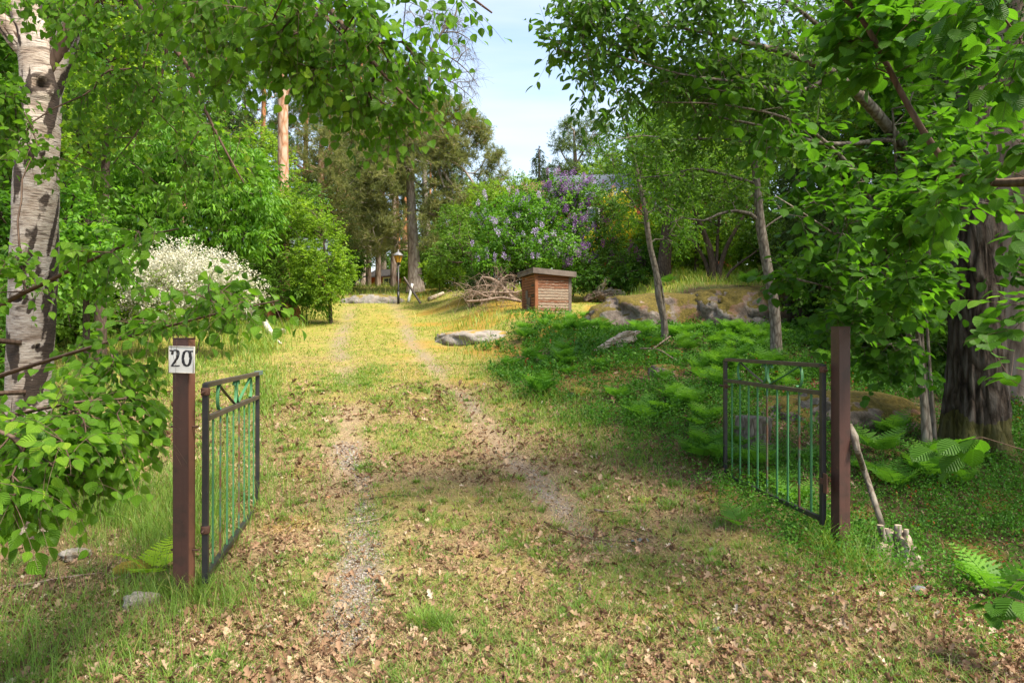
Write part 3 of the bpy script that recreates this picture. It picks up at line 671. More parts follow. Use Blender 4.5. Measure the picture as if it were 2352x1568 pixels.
# bilberry and small shade plants on the right bank
def d_bil(X, Y):
    f = m_forest(X, Y); d = X - center(Y)
    return f * (d > 0) * (.22 + .78 * patch(X, Y, 1.0, 101, .36, .5)) * (1 - .95 * np.clip(1.5 * gauss(X, Y, 3.0, 3.6, 1.7, 1.1), 0, 1)) * (1 - smooth(14.2, 16, Y) * (X > 1.5))
xy = scatter(rng, 30000, 3.2, 17.5, d_bil, 1.6, .9, 1.0); k = len(xy)
hb = (.08 + .20 * fbm(xy[:, 0] * .9, xy[:, 1] * .9, 105, 3)) * rng.uniform(.6, 1.3, k)
B = np.stack([xy[:, 0], xy[:, 1], H(xy[:, 0], xy[:, 1])], -1); td_ = nrm(np.array([0, 0, 1.2]) + rng.normal(size=(k, 3)) * .45)
nl = 9; s = np.tile((np.arange(nl) + 2) / (nl + 1), k); pos = np.repeat(B, nl, 0) + np.repeat(td_ * hb[:, None], nl, 0) * s[:, None] + rng.normal(size=(k * nl, 3)) * .018
g = Geo(); emit(g, L_SMALL, pos, nrm(rng.normal(size=(k * nl, 3)) + [0, 0, .3]), nrm(rng.normal(size=(k * nl, 3)) * .6 + [0, 0, 1]), .027 * rng.uniform(.6, 1.3, k * nl) * np.clip(np.repeat(xy[:, 1], nl) / 7, .85, 1.9), np.where(np.repeat((rng.random(k) < .02) & (fbm(xy[:, 0] * 1.2, xy[:, 1] * 1.2, 131, 2) > .55), nl), 1.0, np.clip(np.repeat(rng.normal(.5, .22, k), nl) + rng.normal(0, .12, k * nl), 0, .9)))
o = obj('bilberry_cover', (g, M['bilberry'])); tag(o, 'low bilberry leaves covering the shaded right bank', 'ground cover', kind='stuff')
# ------------------------------------------------------------------ trees
def pine_mix(name, z0, z1):
    m, nt, b, out = mat(name); n = N(nt); co = n.coord('Object', (1, 1, .3))
    f = n.noise(co, 6, 6, .62, .3); v = n.vor(co, 7, 'DISTANCE_TO_EDGE'); hh = n.math('ADD', n.math('MULTIPLY', f, .85), n.math('MINIMUM', v, .2))
    a = n.ramp(hh, [(0.3, (.14, .09, .07)), (.55, (.34, .27, .22)), (.8, (.50, .42, .36))]); c2 = n.ramp(hh, [(0.25, (.24, .09, .03)), (.5, (.46, .19, .08)), (.8, (.52, .31, .18))])
    z = n.new('ShaderNodeSeparateXYZ'); n.ln(n.new('ShaderNodeTexCoord').outputs['Object'], z.inputs[0])
    mr = n.new('ShaderNodeMapRange'); mr.inputs[1].default_value = z0; mr.inputs[2].default_value = z1; n.ln(n.math('ADD', z.outputs[2], n.math('MULTIPLY', f, 2)), mr.inputs[0])
    n.ln(n.mix(mr.outputs[0], a, c2), b.inputs['Base Color']); b.inputs['Roughness'].default_value = .9; n.bump(hh, .7, .04, b); return m
M['b_pinehi'] = pine_mix('pine_bark_high_orange', 6.5, 9.5); M['b_pinemix'] = pine_mix('pine_bark_grey_to_orange', 3.5, 6.0)
def BL(rng, blobs, n): return blob_pts(rng, blobs, n)
def base_of(x, D):
    X = (x - 1176) / F * D; return [X, D, float(H(X, D)) - .05]
def trunk_pl(x, D, rows):
    """a trunk standing on the ground at picture column x, depth D; rows (x, y, radius)"""
    b0 = base_of(x, D); return np.array([[*b0, rows[0][2] * 1.25]] + [[*P(a, y, D), r] for a, y, r in rows])
# ---- birch on the left, with drooping near branches
m, nt, b, out = mat('birch_bark'); n = N(nt); co = n.coord('Object')
lent = n.noise(n.coord('Object', (3.5, 3.5, 45)), 2.2, 5, .6); pl1 = n.noise(n.coord('Object', (1, 1, 2.6)), 3.4, 6, .62, .6); fine = n.noise(n.coord('Object', (6, 6, 60)), 3.0, 5, .7)
c = n.ramp(pl1, [(.30, (.20, .145, .105)), (.42, (.38, .31, .25)), (.58, (.52, .46, .40)), (.8, (.34, .25, .19))])
c = n.mix(n.ramp(fine, [(.40, .6), (.50, 0.)]), c, (.19, .13, .095))
c = n.mix(n.ramp(lent, [(.55, 0.), (.61, .85)]), c, (.10, .07, .055))
sc_ = n.math('ADD', n.attr('scar'), n.math('MULTIPLY', n.noise(n.coord('Object', (1, 1, 1.7)), 9, 6, .7), 1.0))
c = n.mix(n.ramp(sc_, [(.66, 0.), (.80, 1.)]), c, n.ramp(fine, [(.3, (.018, .014, .012)), (.7, (.085, .06, .045))]))
n.ln(c, b.inputs['Base Color']); b.inputs['Roughness'].default_value = .75; b.inputs['Specular IOR Level'].default_value = .25
n.bump(n.math('ADD', n.math('MULTIPLY', fine, .5), n.math('SUBTRACT', pl1, n.math('MULTIPLY', lent, .8))), .7, .02, b); M['birchbark'] = m
def birch_trunk(t, rows, knots, name='trunk', ns=64):
    q = resample(pl(*rows) if len(rows[0]) == 4 else np.array(rows), .03); V, Fs = tube(q[:, :3], q[:, 3], ns, cap=False); k = len(q)
    ax = np.repeat(q[:, :3], ns, 0); out_ = nrm(V - ax); z = V[:, 2]; a = np.tile(np.linspace(0, 6.283, ns, endpoint=False), k)
    f = fbm(np.cos(a) * 1.3 + 7, np.sin(a) * 1.3 + z * 2.2, 5, 4) - .5; f2 = fbm(np.cos(a) * 5 + 3, np.sin(a) * 5 + z * 22, 8, 3) - .5
    scar = smooth(.55, .72, fbm(np.cos(a) * 2.0 + 1, np.sin(a) * 2.0 + z * 3.6, 77, 3)) * .5 + .25 * smooth(1.2, .2, z)
    dr = f * .035 + f2 * .006
    for (x, y, D, r) in knots:
        c0 = P(x, y, D); dirc = nrm((c0 * [1, 1, 1] - [0, 0, 1.5])[None])[0]
        i = np.argmin(np.linalg.norm((V - [0, 0, 1.5]) / V[:, 1:2] - (c0 - [0, 0, 1.5]) / c0[1], axis=1) + (V[:, 1] > q[:, 1].mean()) * 9)
        kd = np.linalg.norm((V - V[i]) * [1, 1, 1.15], axis=1) / r
        dr += .028 * np.exp(-((kd - .75) / .35) ** 2) - .045 * np.exp(-(kd / .42) ** 2); scar = np.maximum(scar, .75 * np.exp(-(kd / .45) ** 2)); scar = np.maximum(scar, .42 * np.exp(-((kd - 1.0) / .22) ** 2))
    V = V + out_ * dr[:, None]; g = Geo(); g.add(V - np.array(t.location), Fs, scar=scar); return obj(name, (g, M['birchbark']), t)
rng = np.random.default_rng(11)
BR = [pl((58, 1240, 5, .03), (66, 1100, 5, .03), (68, 900, 5, .03), (72, 700, 5, .03), (80, 500, 5, .03), (90, 300, 5, .03), (98, 150, 5, .03), (60, 20, 5, .03), (20, -200, 5, .03), (0, -700, 5, .03)),
      pl((110, 190, 5, .05), (150, 90, 4.95, .05), (190, 0, 4.9, .05), (230, -200, 4.8, .045), (260, -520, 4.7, .03)),
      pl((90, 140, 5, .06), (40, 90, 4.95, .06), (0, 40, 4.9, .05), (-120, -60, 4.8, .04)),
      pl((70, 790, 4.95, .02), (-60, 770, 4.4, .022), (0, 702, 3.8, .018), (120, 640, 3.6, .013), (200, 600, 3.4, .010), (330, 545, 3.2, .007), (410, 525, 3.1, .004)),
      pl((70, 900, 4.95, .02), (-120, 905, 4.0, .018), (0, 862, 3.5, .014), (100, 830, 3.3, .011), (250, 785, 3.1, .009), (400, 745, 2.9, .007), (520, 715, 2.8, .005), (640, 690, 2.75, .003)),
      pl((-120, 905, 4.0, .014), (-60, 960, 3.2, .012), (40, 950, 2.7, .009), (160, 925, 2.6, .007), (290, 915, 2.6, .004)),
      pl((-120, 905, 4.0, .014), (-120, 960, 2.8, .012), (-20, 985, 2.3, .009), (60, 1020, 2.2, .006), (120, 1070, 2.15, .004)),
      pl((190, 0, 4.9, .05), (330, -150, 4.3, .04), (520, -140, 3.6, .03), (680, -60, 3.2, .02), (780, 50, 3.1, .014), (880, 170, 3.0, .008), (960, 250, 3.0, .004)),
      pl((230, -200, 4.8, .045), (500, -340, 3.8, .035), (800, -260, 3.1, .02), (960, -110, 2.9, .012), (1050, -30, 2.9, .008), (1130, 30, 3.0, .004)),
      pl((190, 0, 4.9, .04), (300, -10, 4.6, .03), (350, 60, 4.5, .02), (430, 150, 4.4, .014), (470, 250, 4.4, .010), (520, 350, 4.4, .007), (560, 420, 4.4, .004)),
      pl((300, -10, 4.6, .02), (380, 60, 4.6, .016), (372, 170, 4.6, .010), (330, 280, 4.6, .007), (250, 390, 4.6, .004))]
bb = [(40, 985, 2.6, 70, 40, .3), (150, 960, 2.6, 90, 40, .3), (250, 950, 2.7, 60, 40, .3), (220, 1050, 2.7, 70, 30, .25), (80, 1110, 2.3, 60, 30, .2), (20, 1060, 2.2, 50, 50, .2), (110, 1040, 2.2, 70, 30, .25), (200, 1000, 2.5, 60, 40, .25), (10, 1130, 2.1, 20, 30, .15), (290, 980, 2.7, 25, 35, .2),
      (480, 680, 2.85, 70, 20, .3), (360, 745, 3.0, 90, 14, .2), (250, 590, 3.3, 50, 10, .2), (370, 540, 3.2, 50, 12, .2), (170, 810, 3.3, 60, 12, .2), (280, 840, 3.0, 60, 16, .2), (570, 690, 2.8, 50, 10, .15), (10, 640, 3.6, 20, 40, .3), (70, 330, 3.9, 14, 14, .1), (20, 250, 4.1, 30, 60, .3)]
bt = [(480, 20, 3.1, 120, 70, .5), (640, 40, 2.9, 110, 80, .4), (790, 70, 3.0, 90, 90, .4), (900, 130, 3.1, 60, 70, .4), (700, 150, 3.0, 60, 40, .3), (980, 20, 3.0, 70, 30, .3), (1090, -20, 3.0, 45, 20, .2), (870, 210, 3.1, 70, 40, .3), (960, 235, 3.1, 40, 30, .2), (790, 210, 3.1, 60, 40, .3), (1020, 160, 3.1, 40, 40, .25), (900, 270, 3.2, 50, 20, .2), (560, 130, 3.3, 60, 60, .3), (300, 20, 4.2, 120, 60, .5), (120, 10, 4.4, 110, 40, .4)]
bm_ = [(230, 230, 4.6, 60, 100, .5), (350, 200, 4.5, 80, 110, .5), (470, 300, 4.5, 60, 90, .5), (380, 380, 4.5, 90, 60, .5), (230, 380, 4.6, 70, 50, .4), (540, 390, 4.5, 30, 40, .3), (480, 160, 4.3, 70, 60, .4), (170, 470, 4.6, 30, 30, .3)]
hi = [(-100, -500, 5, 500, 300, 1.4), (300, -500, 4.6, 350, 220, 1.2), (600, -350, 3.8, 250, 120, .8)]
pts = np.vstack([BL(rng, bb, 160), BL(rng, bt, 185), BL(rng, bm_, 80), BL(rng, hi, 80)])
tB, _, _ = tree('birch_tree', 'white barked birch with dark knots and drooping leafy branches at the left edge', 'birch tree', BR, pts, 'birch_near', 12, 'b_twig', kp=.15, step=.12, wob=.12, rt=.0022, pw=.42, wname='branches')
birch_trunk(tB, [(56, 1262, 5, .21), (60, 1200, 5, .165), (66, 1100, 5, .148), (68, 900, 5, .142), (74, 700, 5, .146), (80, 500, 5, .148), (90, 330, 5, .132), (96, 200, 5, .127), (84, 90, 5, .12), (60, 20, 5, .10), (20, -200, 5, .11), (0, -700, 5, .05)],
            [(97, 196, 4.85, .085), (83, 350, 4.85, .05), (62, 588, 4.83, .06), (40, 690, 4.85, .06), (110, 640, 4.85, .03), (50, 620, 4.85, .09), (88, 800, 4.85, .03)])
birch_trunk(tB, [(105, 260, 5.05, .07), (138, 150, 5.02, .075), (165, 60, 5, .072), (190, -20, 4.9, .07), (230, -200, 4.8, .07), (260, -520, 4.7, .04)], [(140, 110, 4.95, .04)], 'fork_stem', 40)
birch_trunk(tB, [(90, 150, 5.0, .06), (40, 95, 4.95, .058), (0, 45, 4.9, .055), (-120, -60, 4.8, .05)], [], 'limb', 32)
for o_ in tB.children:
    if o_.name.startswith('limb'): o_.name = 'side_limb'
def pr2(p):
    x = 1176 + p[:, 0] / p[:, 1] * F; y = 784 - (p[:, 2] - 1.5) / p[:, 1] * F
    return p[~((x > 2165) & (x < 2320) & (y > 470) & (y < 960) & (p[:, 1] > 2.2))]
# ---- right side: bird cherry, hazels, big spruce trunk
rng = np.random.default_rng(21)
CH = [np.vstack([[[*base_of(2140, 7.3), .05]], pl((2125, 900, 7.2, .038), (2110, 700, 7.0, .040), (2140, 520, 6.8, .055), (2120, 410, 6.5, .052), (2060, 320, 6.2, .050), (1990, 235, 5.9, .046), (1915, 170, 5.6, .036), (1830, 130, 5.3, .028), (1740, 105, 5.0, .02), (1640, 80, 4.8, .014), (1540, 60, 4.7, .008))]),
      pl((1990, 235, 5.9, .03), (1970, 150, 5.8, .028), (1880, 60, 5.5, .022), (1770, -20, 5.1, .018), (1600, -80, 4.9, .012), (1450, -60, 4.7, .008)),
      pl((1915, 170, 5.6, .022), (1830, 210, 5.2, .016), (1700, 190, 4.9, .012), (1560, 170, 4.7, .008), (1420, 130, 4.6, .005), (1300, 120, 4.6, .003)),
      pl((2060, 320, 6.2, .028), (1900, 330, 5.8, .018), (1750, 290, 5.4, .012), (1600, 260, 5.1, .008))]
bl = [(1330, 55, 4.6, 70, 45, .4), (1450, 60, 4.7, 110, 70, .5), (1600, 50, 4.8, 120, 80, .6), (1370, 130, 4.6, 70, 50, .4), (1290, 110, 4.6, 35, 20, .2), (1500, 160, 4.8, 110, 60, .5), (1360, 200, 4.7, 50, 30, .3), (1640, 180, 5, 110, 80, .5), (1420, 215, 4.8, 40, 20, .3), (1300, 165, 4.6, 30, 10, .2), (1750, 60, 5, 100, 70, .5), (1780, 190, 5.4, 110, 70, .6), (1620, 225, 5.2, 90, 30, .4), (1900, 100, 5.6, 120, 110, .6), (1380, 10, 4.6, 80, 50, .4)]
tree('bird_cherry', 'tree with long narrow leaves reaching from the upper right towards the sky gap', 'tree', CH, BL(rng, bl, 265), 'cherry', 22, 'b_grey', kp=.2, step=.14, wob=.14, rt=.0022, pw=.43)
rng = np.random.default_rng(23)
HZ = [np.vstack([[[*base_of(2128, 6.9), .045]], pl((2118, 900, 6.9, .030), (2085, 760, 6.8, .028), (2050, 650, 6.6, .026), (2030, 560, 6.4, .024), (1985, 430, 6.0, .02), (1900, 330, 5.6, .015), (1800, 270, 5.2, .01), (1650, 240, 4.9, .006), (1500, 235, 4.7, .004))]),
      np.vstack([[[*base_of(2138, 6.9), .04]], pl((2125, 900, 6.9, .024), (2110, 780, 6.8, .022), (2085, 640, 6.7, .02), (2075, 540, 6.5, .018), (2060, 400, 6.2, .014), (2050, 250, 6.0, .01))]),
      np.vstack([[[*base_of(2150, 7.0), .03]], pl((2140, 900, 7.0, .018), (2130, 760, 7.0, .016), (2120, 600, 6.9, .014), (2130, 420, 6.6, .01))]),
      pl((2085, 760, 6.8, .016), (2000, 700, 6.3, .012), (1900, 660, 5.8, .009), (1830, 640, 5.6, .006)),
      pl((2050, 650, 6.6, .014), (1960, 570, 6.0, .011), (1860, 500, 5.4, .008), (1780, 450, 5.0, .005)),
      pl((2110, 780, 6.8, .012), (2020, 790, 6.2, .009), (1930, 760, 5.8, .006))]
bl = [(1900, 620, 5.8, 90, 60, .6), (1990, 700, 6.1, 90, 80, .6), (1940, 520, 5.7, 110, 70, .6), (2060, 560, 6.2, 120, 120, .7), (2080, 400, 6, 130, 110, .7), (1930, 380, 5.6, 100, 80, .5), (1930, 740, 6.0, 60, 40, .4), (2050, 820, 6.4, 70, 60, .5), (1800, 620, 5.9, 25, 30, .3), (1650, 235, 4.8, 110, 25, .3), (1500, 235, 4.7, 50, 20, .2), (1800, 300, 5.1, 90, 50, .4), (1850, 480, 5.2, 60, 40, .3), (2130, 640, 6.4, 50, 120, .5), (2150, 300, 6, 100, 120, .7), (2060, 150, 6.2, 130, 100, .8), (2300, 560, 6.2, 40, 130, .5)]
tree('hazel_bush', 'multi stemmed hazel with broad layered leaves left of the big dark trunk', 'hazel', HZ, pr2(BL(rng, bl, 360)), 'hazel_near', 24, 'b_grey', kp=.15, step=.14, wob=.12, rt=.0022, pw=.42, wname='stems')
rng = np.random.default_rng(25)
HN = [np.array([[3.4, 2.0, -.15, .05], [3.3, 2.2, 1.0, .045], [3.0, 2.6, 2.2, .035], [2.7, 3.0, 3.0, .03]]),
      np.vstack([[[3.0, 2.6, 2.2, .03]], pl((2290, 420, 3.6, .026), (2180, 380, 3.8, .024), (2090, 250, 3.9, .02), (1990, 60, 4.0, .018), (1920, -20, 4.0, .014), (1800, -100, 4.0, .01))]),
      np.array([[3.3, 2.2, 1.0, .02], [2.7, 2.1, 1.45, .012], [2.1, 1.95, 1.66, .006], [1.7, 1.85, 1.68, .003]]),
      np.array([[3.3, 2.2, .9, .02], [2.8, 2.6, 1.1, .012], [2.3, 2.55, 1.15, .006], [2.0, 2.5, 1.05, .003]]),
      np.array([[3.4, 2.05, .1, .02], [3.2, 2.7, .25, .012], [2.9, 3.3, .3, .006], [2.6, 3.6, .25, .003]]),
      np.array([[3.3, 2.2, 1.0, .02], [3.3, 3.2, 1.9, .016], [3.1, 4.2, 2.3, .01], [2.7, 4.7, 2.4, .005]])]
bl = [(2330, 120, 3.2, 45, 70, .4), (2230, 220, 3.4, 100, 70, .4), (2100, 100, 3.8, 90, 60, .4), (2240, 20, 3.2, 80, 40, .3), (2320, 340, 3.2, 60, 80, .3), (2240, 440, 3.6, 80, 60, .3), (1980, 40, 4.0, 60, 60, .3), (2330, 560, 3.4, 40, 60, .2), (2320, 840, 3.0, 40, 80, .2), (2330, 960, 2.6, 30, 30, .2), (2120, 480, 4.3, 90, 50, .4), (2310, 720, 3.9, 30, 50, .3), (2100, 640, 4.5, 50, 60, .3),
      (2310, 1372, 3.2, 25, 14, .15), (2330, 1330, 3.2, 15, 20, .15), (2320, 640, 1.9, 25, 8, .1), (2320, 690, 2.0, 25, 20, .12), (2240, 1010, 2.6, 30, 15, .1), (2310, 1000, 2.7, 30, 20, .1)]
pts = pr2(BL(rng, bl, 118))
tree('hazel_bush', 'near hazel hanging into the right edge with large ribbed leaves', 'hazel', HN, pts, 'hazel_near', 26, 'b_twig', kp=.15, step=.12, wob=.12, rt=.002, pw=.42, wname='stems', hue=.06, scale=1.05)
# big dark trunk at right
def furrow_trunk(t, rows, ns, amp, m, seed, flare=.0, name='trunk', fr=26):
    q = resample(np.array(rows, float), .035); V, Fs = tube(q[:, :3], q[:, 3], ns, cap=False); k = len(q)
    ax = np.repeat(q[:, :3], ns, 0); o_ = nrm(V - ax); a = np.tile(np.linspace(0, 6.283, ns, endpoint=False), k); z = ax[:, 2]; r = np.repeat(q[:, 3], ns)
    wv = fbm(np.cos(a) * 2 + seed, np.sin(a) * 2 + z * 1.2, seed, 3) * 6
    f = np.abs(np.sin(a * fr / 2 + wv)) ** .7 * (.6 + .8 * fbm(np.cos(a) * 4, np.sin(a) * 4 + z * 5, seed + 4, 3))
    roots_ = np.cos(a * 5 + seed) * .5 * np.exp(-(z - q[0, 2]) / .22) * flare + (fbm(np.cos(a) + 2, np.sin(a) + z * .8, seed + 9, 2) - .5) * .25
    V = V + o_ * (r * (roots_ + (f - .6) * amp))[:, None]; g = Geo(); g.add(V - np.array(t.location), Fs); return obj(name, (g, M[m]), t)
bx_ = base_of(2245, 7.0)
SPT = [[*bx_, .03]] + [[*P(x, y, 7.0), .03] for x, y in ((2242, 800), (2235, 500), (2225, 250), (2215, 0), (2210, -400), (2205, -900))]
rng = np.random.default_rng(31)
tS, _, _ = tree('spruce_tree', 'big dark furrowed spruce trunk on the right behind the hazel leaves', 'spruce', [np.array(SPT)], BL(rng, [(2210, -300, 7, 500, 300, 2.4), (2210, -800, 7, 420, 250, 2.0), (2210, 60, 7.6, 300, 120, 1.0)], 190), 'spruce', 32, 'b_dark', kp=.1, step=.25, wob=.08, rt=.003, pw=.45, wname='branches')
furrow_trunk(tS, [[bx_[0], 7.0, bx_[2] - .1, .36], [bx_[0], 7, bx_[2] + .12, .30], [*P(2243, 860, 7), .25], [*P(2240, 700, 7), .225], [*P(2232, 400, 7), .205], [*P(2218, 50, 7), .18], [*P(2205, -900, 7), .12]], 72, .17, 'b_spruce', 3, 1.0)
bx_ = base_of(2345, 8.6)
tS2, _, _ = tree('pine_tree', 'reddish brown trunk at the right edge behind the big spruce', 'pine', [np.array([[*bx_, .03], [*P(2335, 500, 8.6), .03], [*P(2330, -100, 8.6), .03], [*P(2330, -700, 8.6), .03]])], BL(rng, [(2350, -700, 8.6, 500, 300, 2)], 60), 'pine', 33, 'b_orange', rt=.004, wname='branches')
furrow_trunk(tS2, [[bx_[0], 8.6, bx_[2] - .1, .38], [*P(2340, 860, 8.6), .26], [*P(2335, 500, 8.6), .22], [*P(2330, -700, 8.6), .12]], 48, .15, 'b_pine', 7, .8)
# leaning grey tree, thin birch, oak, dark shrub
rng = np.random.default_rng(41)
LT = [trunk_pl(1783, 11.2, [(1782, 760, .088), (1776, 690, .085), (1760, 600, .08), (1746, 510, .075), (1738, 420, .06), (1730, 350, .05), (1715, 250, .035), (1700, 120, .02)]),
      pl((1740, 505, 11.2, .035), (1722, 490, 11.1, .035), (1690, 484, 11.0, .028), (1650, 492, 10.9, .022), (1615, 507, 10.8, .016), (1570, 500, 10.7, .010), (1540, 512, 10.6, .006)),
      pl((1732, 420, 11.2, .028), (1690, 408, 11.0, .026), (1640, 395, 10.9, .022), (1590, 388, 10.8, .018), (1540, 402, 10.6, .012), (1470, 408, 10.4, .008)),
      pl((1725, 330, 11.2, .024), (1650, 318, 11.0, .02), (1560, 322, 10.8, .016), (1480, 312, 10.6, .010), (1420, 320, 10.4, .006)),
      pl((1748, 530, 11.2, .02), (1790, 500, 11.2, .015), (1850, 470, 11.1, .01), (1900, 455, 11, .006))]
bl = [(1600, 300, 10.8, 110, 60, 1.0), (1700, 250, 11, 120, 70, 1.2), (1760, 350, 11.4, 90, 60, 1.0), (1500, 330, 10.6, 70, 40, .8), (1560, 420, 10.6, 60, 40, .7), (1800, 180, 11, 120, 80, 1.2), (1600, 200, 11.2, 120, 60, 1.2), (1680, 440, 11, 50, 30, .6)]
tree('grey_tree', 'leaning tree with smooth grey lichen spotted trunk and long bare side limbs', 'tree', LT, BL(rng, bl, 330), 'mid', 42, 'b_grey', kp=.15, step=.2, wob=.15, rt=.0045, pw=.42)
rng = np.random.default_rng(43)
TB = [trunk_pl(1527, 13.2, [(1525, 735, .065), (1512, 680, .062), (1508, 630, .06), (1492, 560, .055), (1480, 470, .05), (1468, 420, .04), (1452, 340, .032), (1438, 300, .026), (1425, 250, .018), (1415, 200, .01)]),
      trunk_pl(1532, 13.25, [(1529, 735, .022), (1520, 660, .02), (1505, 600, .016)]),
      pl((1485, 500, 13.2, .02), (1460, 470, 13.1, .016), (1425, 430, 13, .01), (1390, 400, 12.9, .006)),
      pl((1468, 420, 13.2, .018), (1478, 360, 13.2, .015), (1477, 310, 13.2, .010), (1475, 270, 13.2, .006))]
bl = [(1450, 300, 13, 80, 60, .8), (1420, 250, 13, 50, 30, .5), (1510, 350, 13.2, 70, 60, .8), (1440, 410, 13, 70, 40, .7), (1530, 450, 13.2, 70, 50, .8), (1440, 500, 13, 40, 40, .6), (1560, 530, 13.3, 40, 50, .6), (1380, 350, 13, 40, 40, .5), (1510, 250, 13.3, 50, 40, .6)]
tree('thin_birch', 'thin crooked young birch standing right of the wooden box', 'birch tree', TB, BL(rng, bl, 330), 'birch_mid', 44, 'b_grey', kp=.15, step=.2, wob=.15, rt=.0035, pw=.42, scale=1.1)
rng = np.random.default_rng(45)
OK_ = [trunk_pl(1524, 21, [(1525, 610, .22), (1530, 560, .19), (1536, 500, .17), (1550, 440, .13), (1560, 360, .10)]), pl((1536, 500, 21, .09), (1500, 470, 21, .06), (1460, 440, 21, .03)), pl((1540, 480, 21, .09), (1590, 440, 21, .06), (1640, 420, 21, .03))]
tree('oak_tree', 'stout brown trunk behind the thin birch', 'tree', OK_, BL(rng, [(1560, 380, 21, 90, 60, 2), (1640, 420, 21, 70, 50, 1.5), (1480, 420, 21, 50, 40, 1.5)], 220), 'mid', 46, 'b_dark', rt=.008, pw=.42, scale=1.3)
DS = [trunk_pl(1640, 19.5, [(1638, 620, .10), (1630, 570, .09), (1610, 520, .07), (1590, 470, .05), (1570, 420, .03)]),
      trunk_pl(1650, 19.4, [(1655, 610, .07), (1672, 560, .06), (1705, 500, .045), (1730, 440, .03), (1745, 400, .02)]),
      trunk_pl(1634, 19.6, [(1620, 600, .06), (1590, 550, .05), (1560, 530, .04), (1530, 540, .02)]),
      trunk_pl(1646, 19.5, [(1646, 600, .05), (1650, 520, .04), (1660, 440, .03), (1670, 380, .02)]),
      trunk_pl(1660, 19.3, [(1680, 620, .04), (1720, 590, .03), (1760, 560, .02)])]
bl = [(1600, 440, 19.5, 70, 50, 1.5), (1690, 430, 19.5, 80, 50, 1.5), (1750, 520, 19.3, 50, 60, 1.2), (1560, 510, 19.5, 40, 40, 1), (1660, 380, 19.5, 80, 40, 1.5), (1650, 500, 19.5, 60, 40, 1.4)]
tree('dark_shrub', 'black stemmed shrub fanning out from one foot on the grassy shelf', 'shrub', DS, BL(rng, bl, 200), 'mid', 47, 'b_dark', rt=.006, pw=.44, scale=1.1, wname='stems')
DS2 = [np.array([[*base_of(1850, 15.0), .09], [*P(1850, 560, 15), .07], [*P(1850, 400, 15), .05], [*P(1850, 200, 15), .03], [*P(1850, 0, 15), .02]])]
tree('spruce_tree', 'dark young spruce with hanging boughs right of the leaning grey tree', 'spruce', DS2, BL(rng, [(1850, 610, 15, 80, 40, .9), (1850, 520, 15, 80, 50, .9), (1850, 420, 15, 70, 60, .8), (1850, 300, 15, 60, 70, .7), (1850, 160, 15, 40, 80, .5)], 330), 'spruce', 48, 'b_dark', kp=.02, step=.25, wob=.06, rt=.004, pw=.4, sag=-.05)

# ---- left side: shrubs and trees behind the birch
rng = np.random.default_rng(51)
def simple(name, label, cat, x, D, rows, bl, n, kind, seed, bark='b_dark', **k):
    r_ = [trunk_pl(x, D, rows[0])] + [pl(*r) for r in rows[1:]]
    return tree(name, label, cat, r_, BL(np.random.default_rng(seed), bl, n), kind, seed, bark, **{**dict(rt=.006, pw=.42, kp=.15, wob=.14), **k})
simple('maple_tree', 'bright green broad tree behind the white flowering bush', 'tree', 505, 17.5, [[(500, 620, .08), (480, 560, .06), (450, 500, .05), (420, 420, .04)], [(500, 640, 17.5, .06), (530, 570, 17.4, .05), (570, 510, 17.3, .035), (600, 450, 17.2, .02)], [(503, 640, 17.5, .05), (515, 540, 17.5, .04), (520, 440, 17.5, .03)]],
       [(340, 380, 17, 60, 60, 1.5), (450, 340, 17.4, 80, 60, 1.5), (560, 380, 17.3, 60, 50, 1.4), (600, 470, 17, 35, 60, 1.2), (480, 450, 16.8, 110, 60, 1.5), (330, 480, 17, 70, 60, 1.4), (420, 540, 16.6, 80, 40, 1.2), (560, 550, 16.8, 60, 30, 1.0), (260, 420, 17, 50, 70, 1.2)], 620, 'bright', 52)
simple('maple_tree', 'yellow green lit tree high behind the birch trunk', 'tree', 230, 12.5, [[(232, 600, .09), (240, 450, .08), (245, 300, .06), (250, 100, .04)]],
       [(200, 120, 12.5, 40, 80, 1), (270, 60, 12.5, 70, 60, 1.1), (230, 250, 12.3, 60, 70, 1), (180, 320, 12, 30, 60, .8), (320, 150, 12.8, 40, 60, .9), (220, -60, 12.5, 120, 80, 1.3)], 330, 'yg_near', 53)
simple('green_bush', 'light green hazel like bush right behind the birch trunk', 'bush', 200, 9.0, [[(198, 700, .04), (195, 600, .03), (190, 520, .02)]],
       [(190, 520, 9, 60, 50, .6), (230, 590, 8.8, 70, 50, .6), (170, 640, 8.6, 60, 50, .6), (180, 440, 9.2, 40, 40, .5), (110, 560, 9, 60, 100, .6)], 200, 'bright_r', 54, scale=1.0)
simple('dark_bush', 'dark leafy bush at the left picture edge behind the birch', 'bush', -20, 7.5, [[(-20, 700, .05), (-10, 500, .04), (-10, 300, .03), (-10, 100, .02)]],
       [(-10, 500, 7.5, 60, 90, .6), (-20, 700, 7.2, 50, 90, .5), (-20, 280, 7.5, 50, 100, .6), (0, 100, 7.5, 60, 80, .6), (160, 60, 7.8, 50, 60, .5), (-10, 860, 7, 50, 50, .4)], 300, 'hazel_mid', 55)
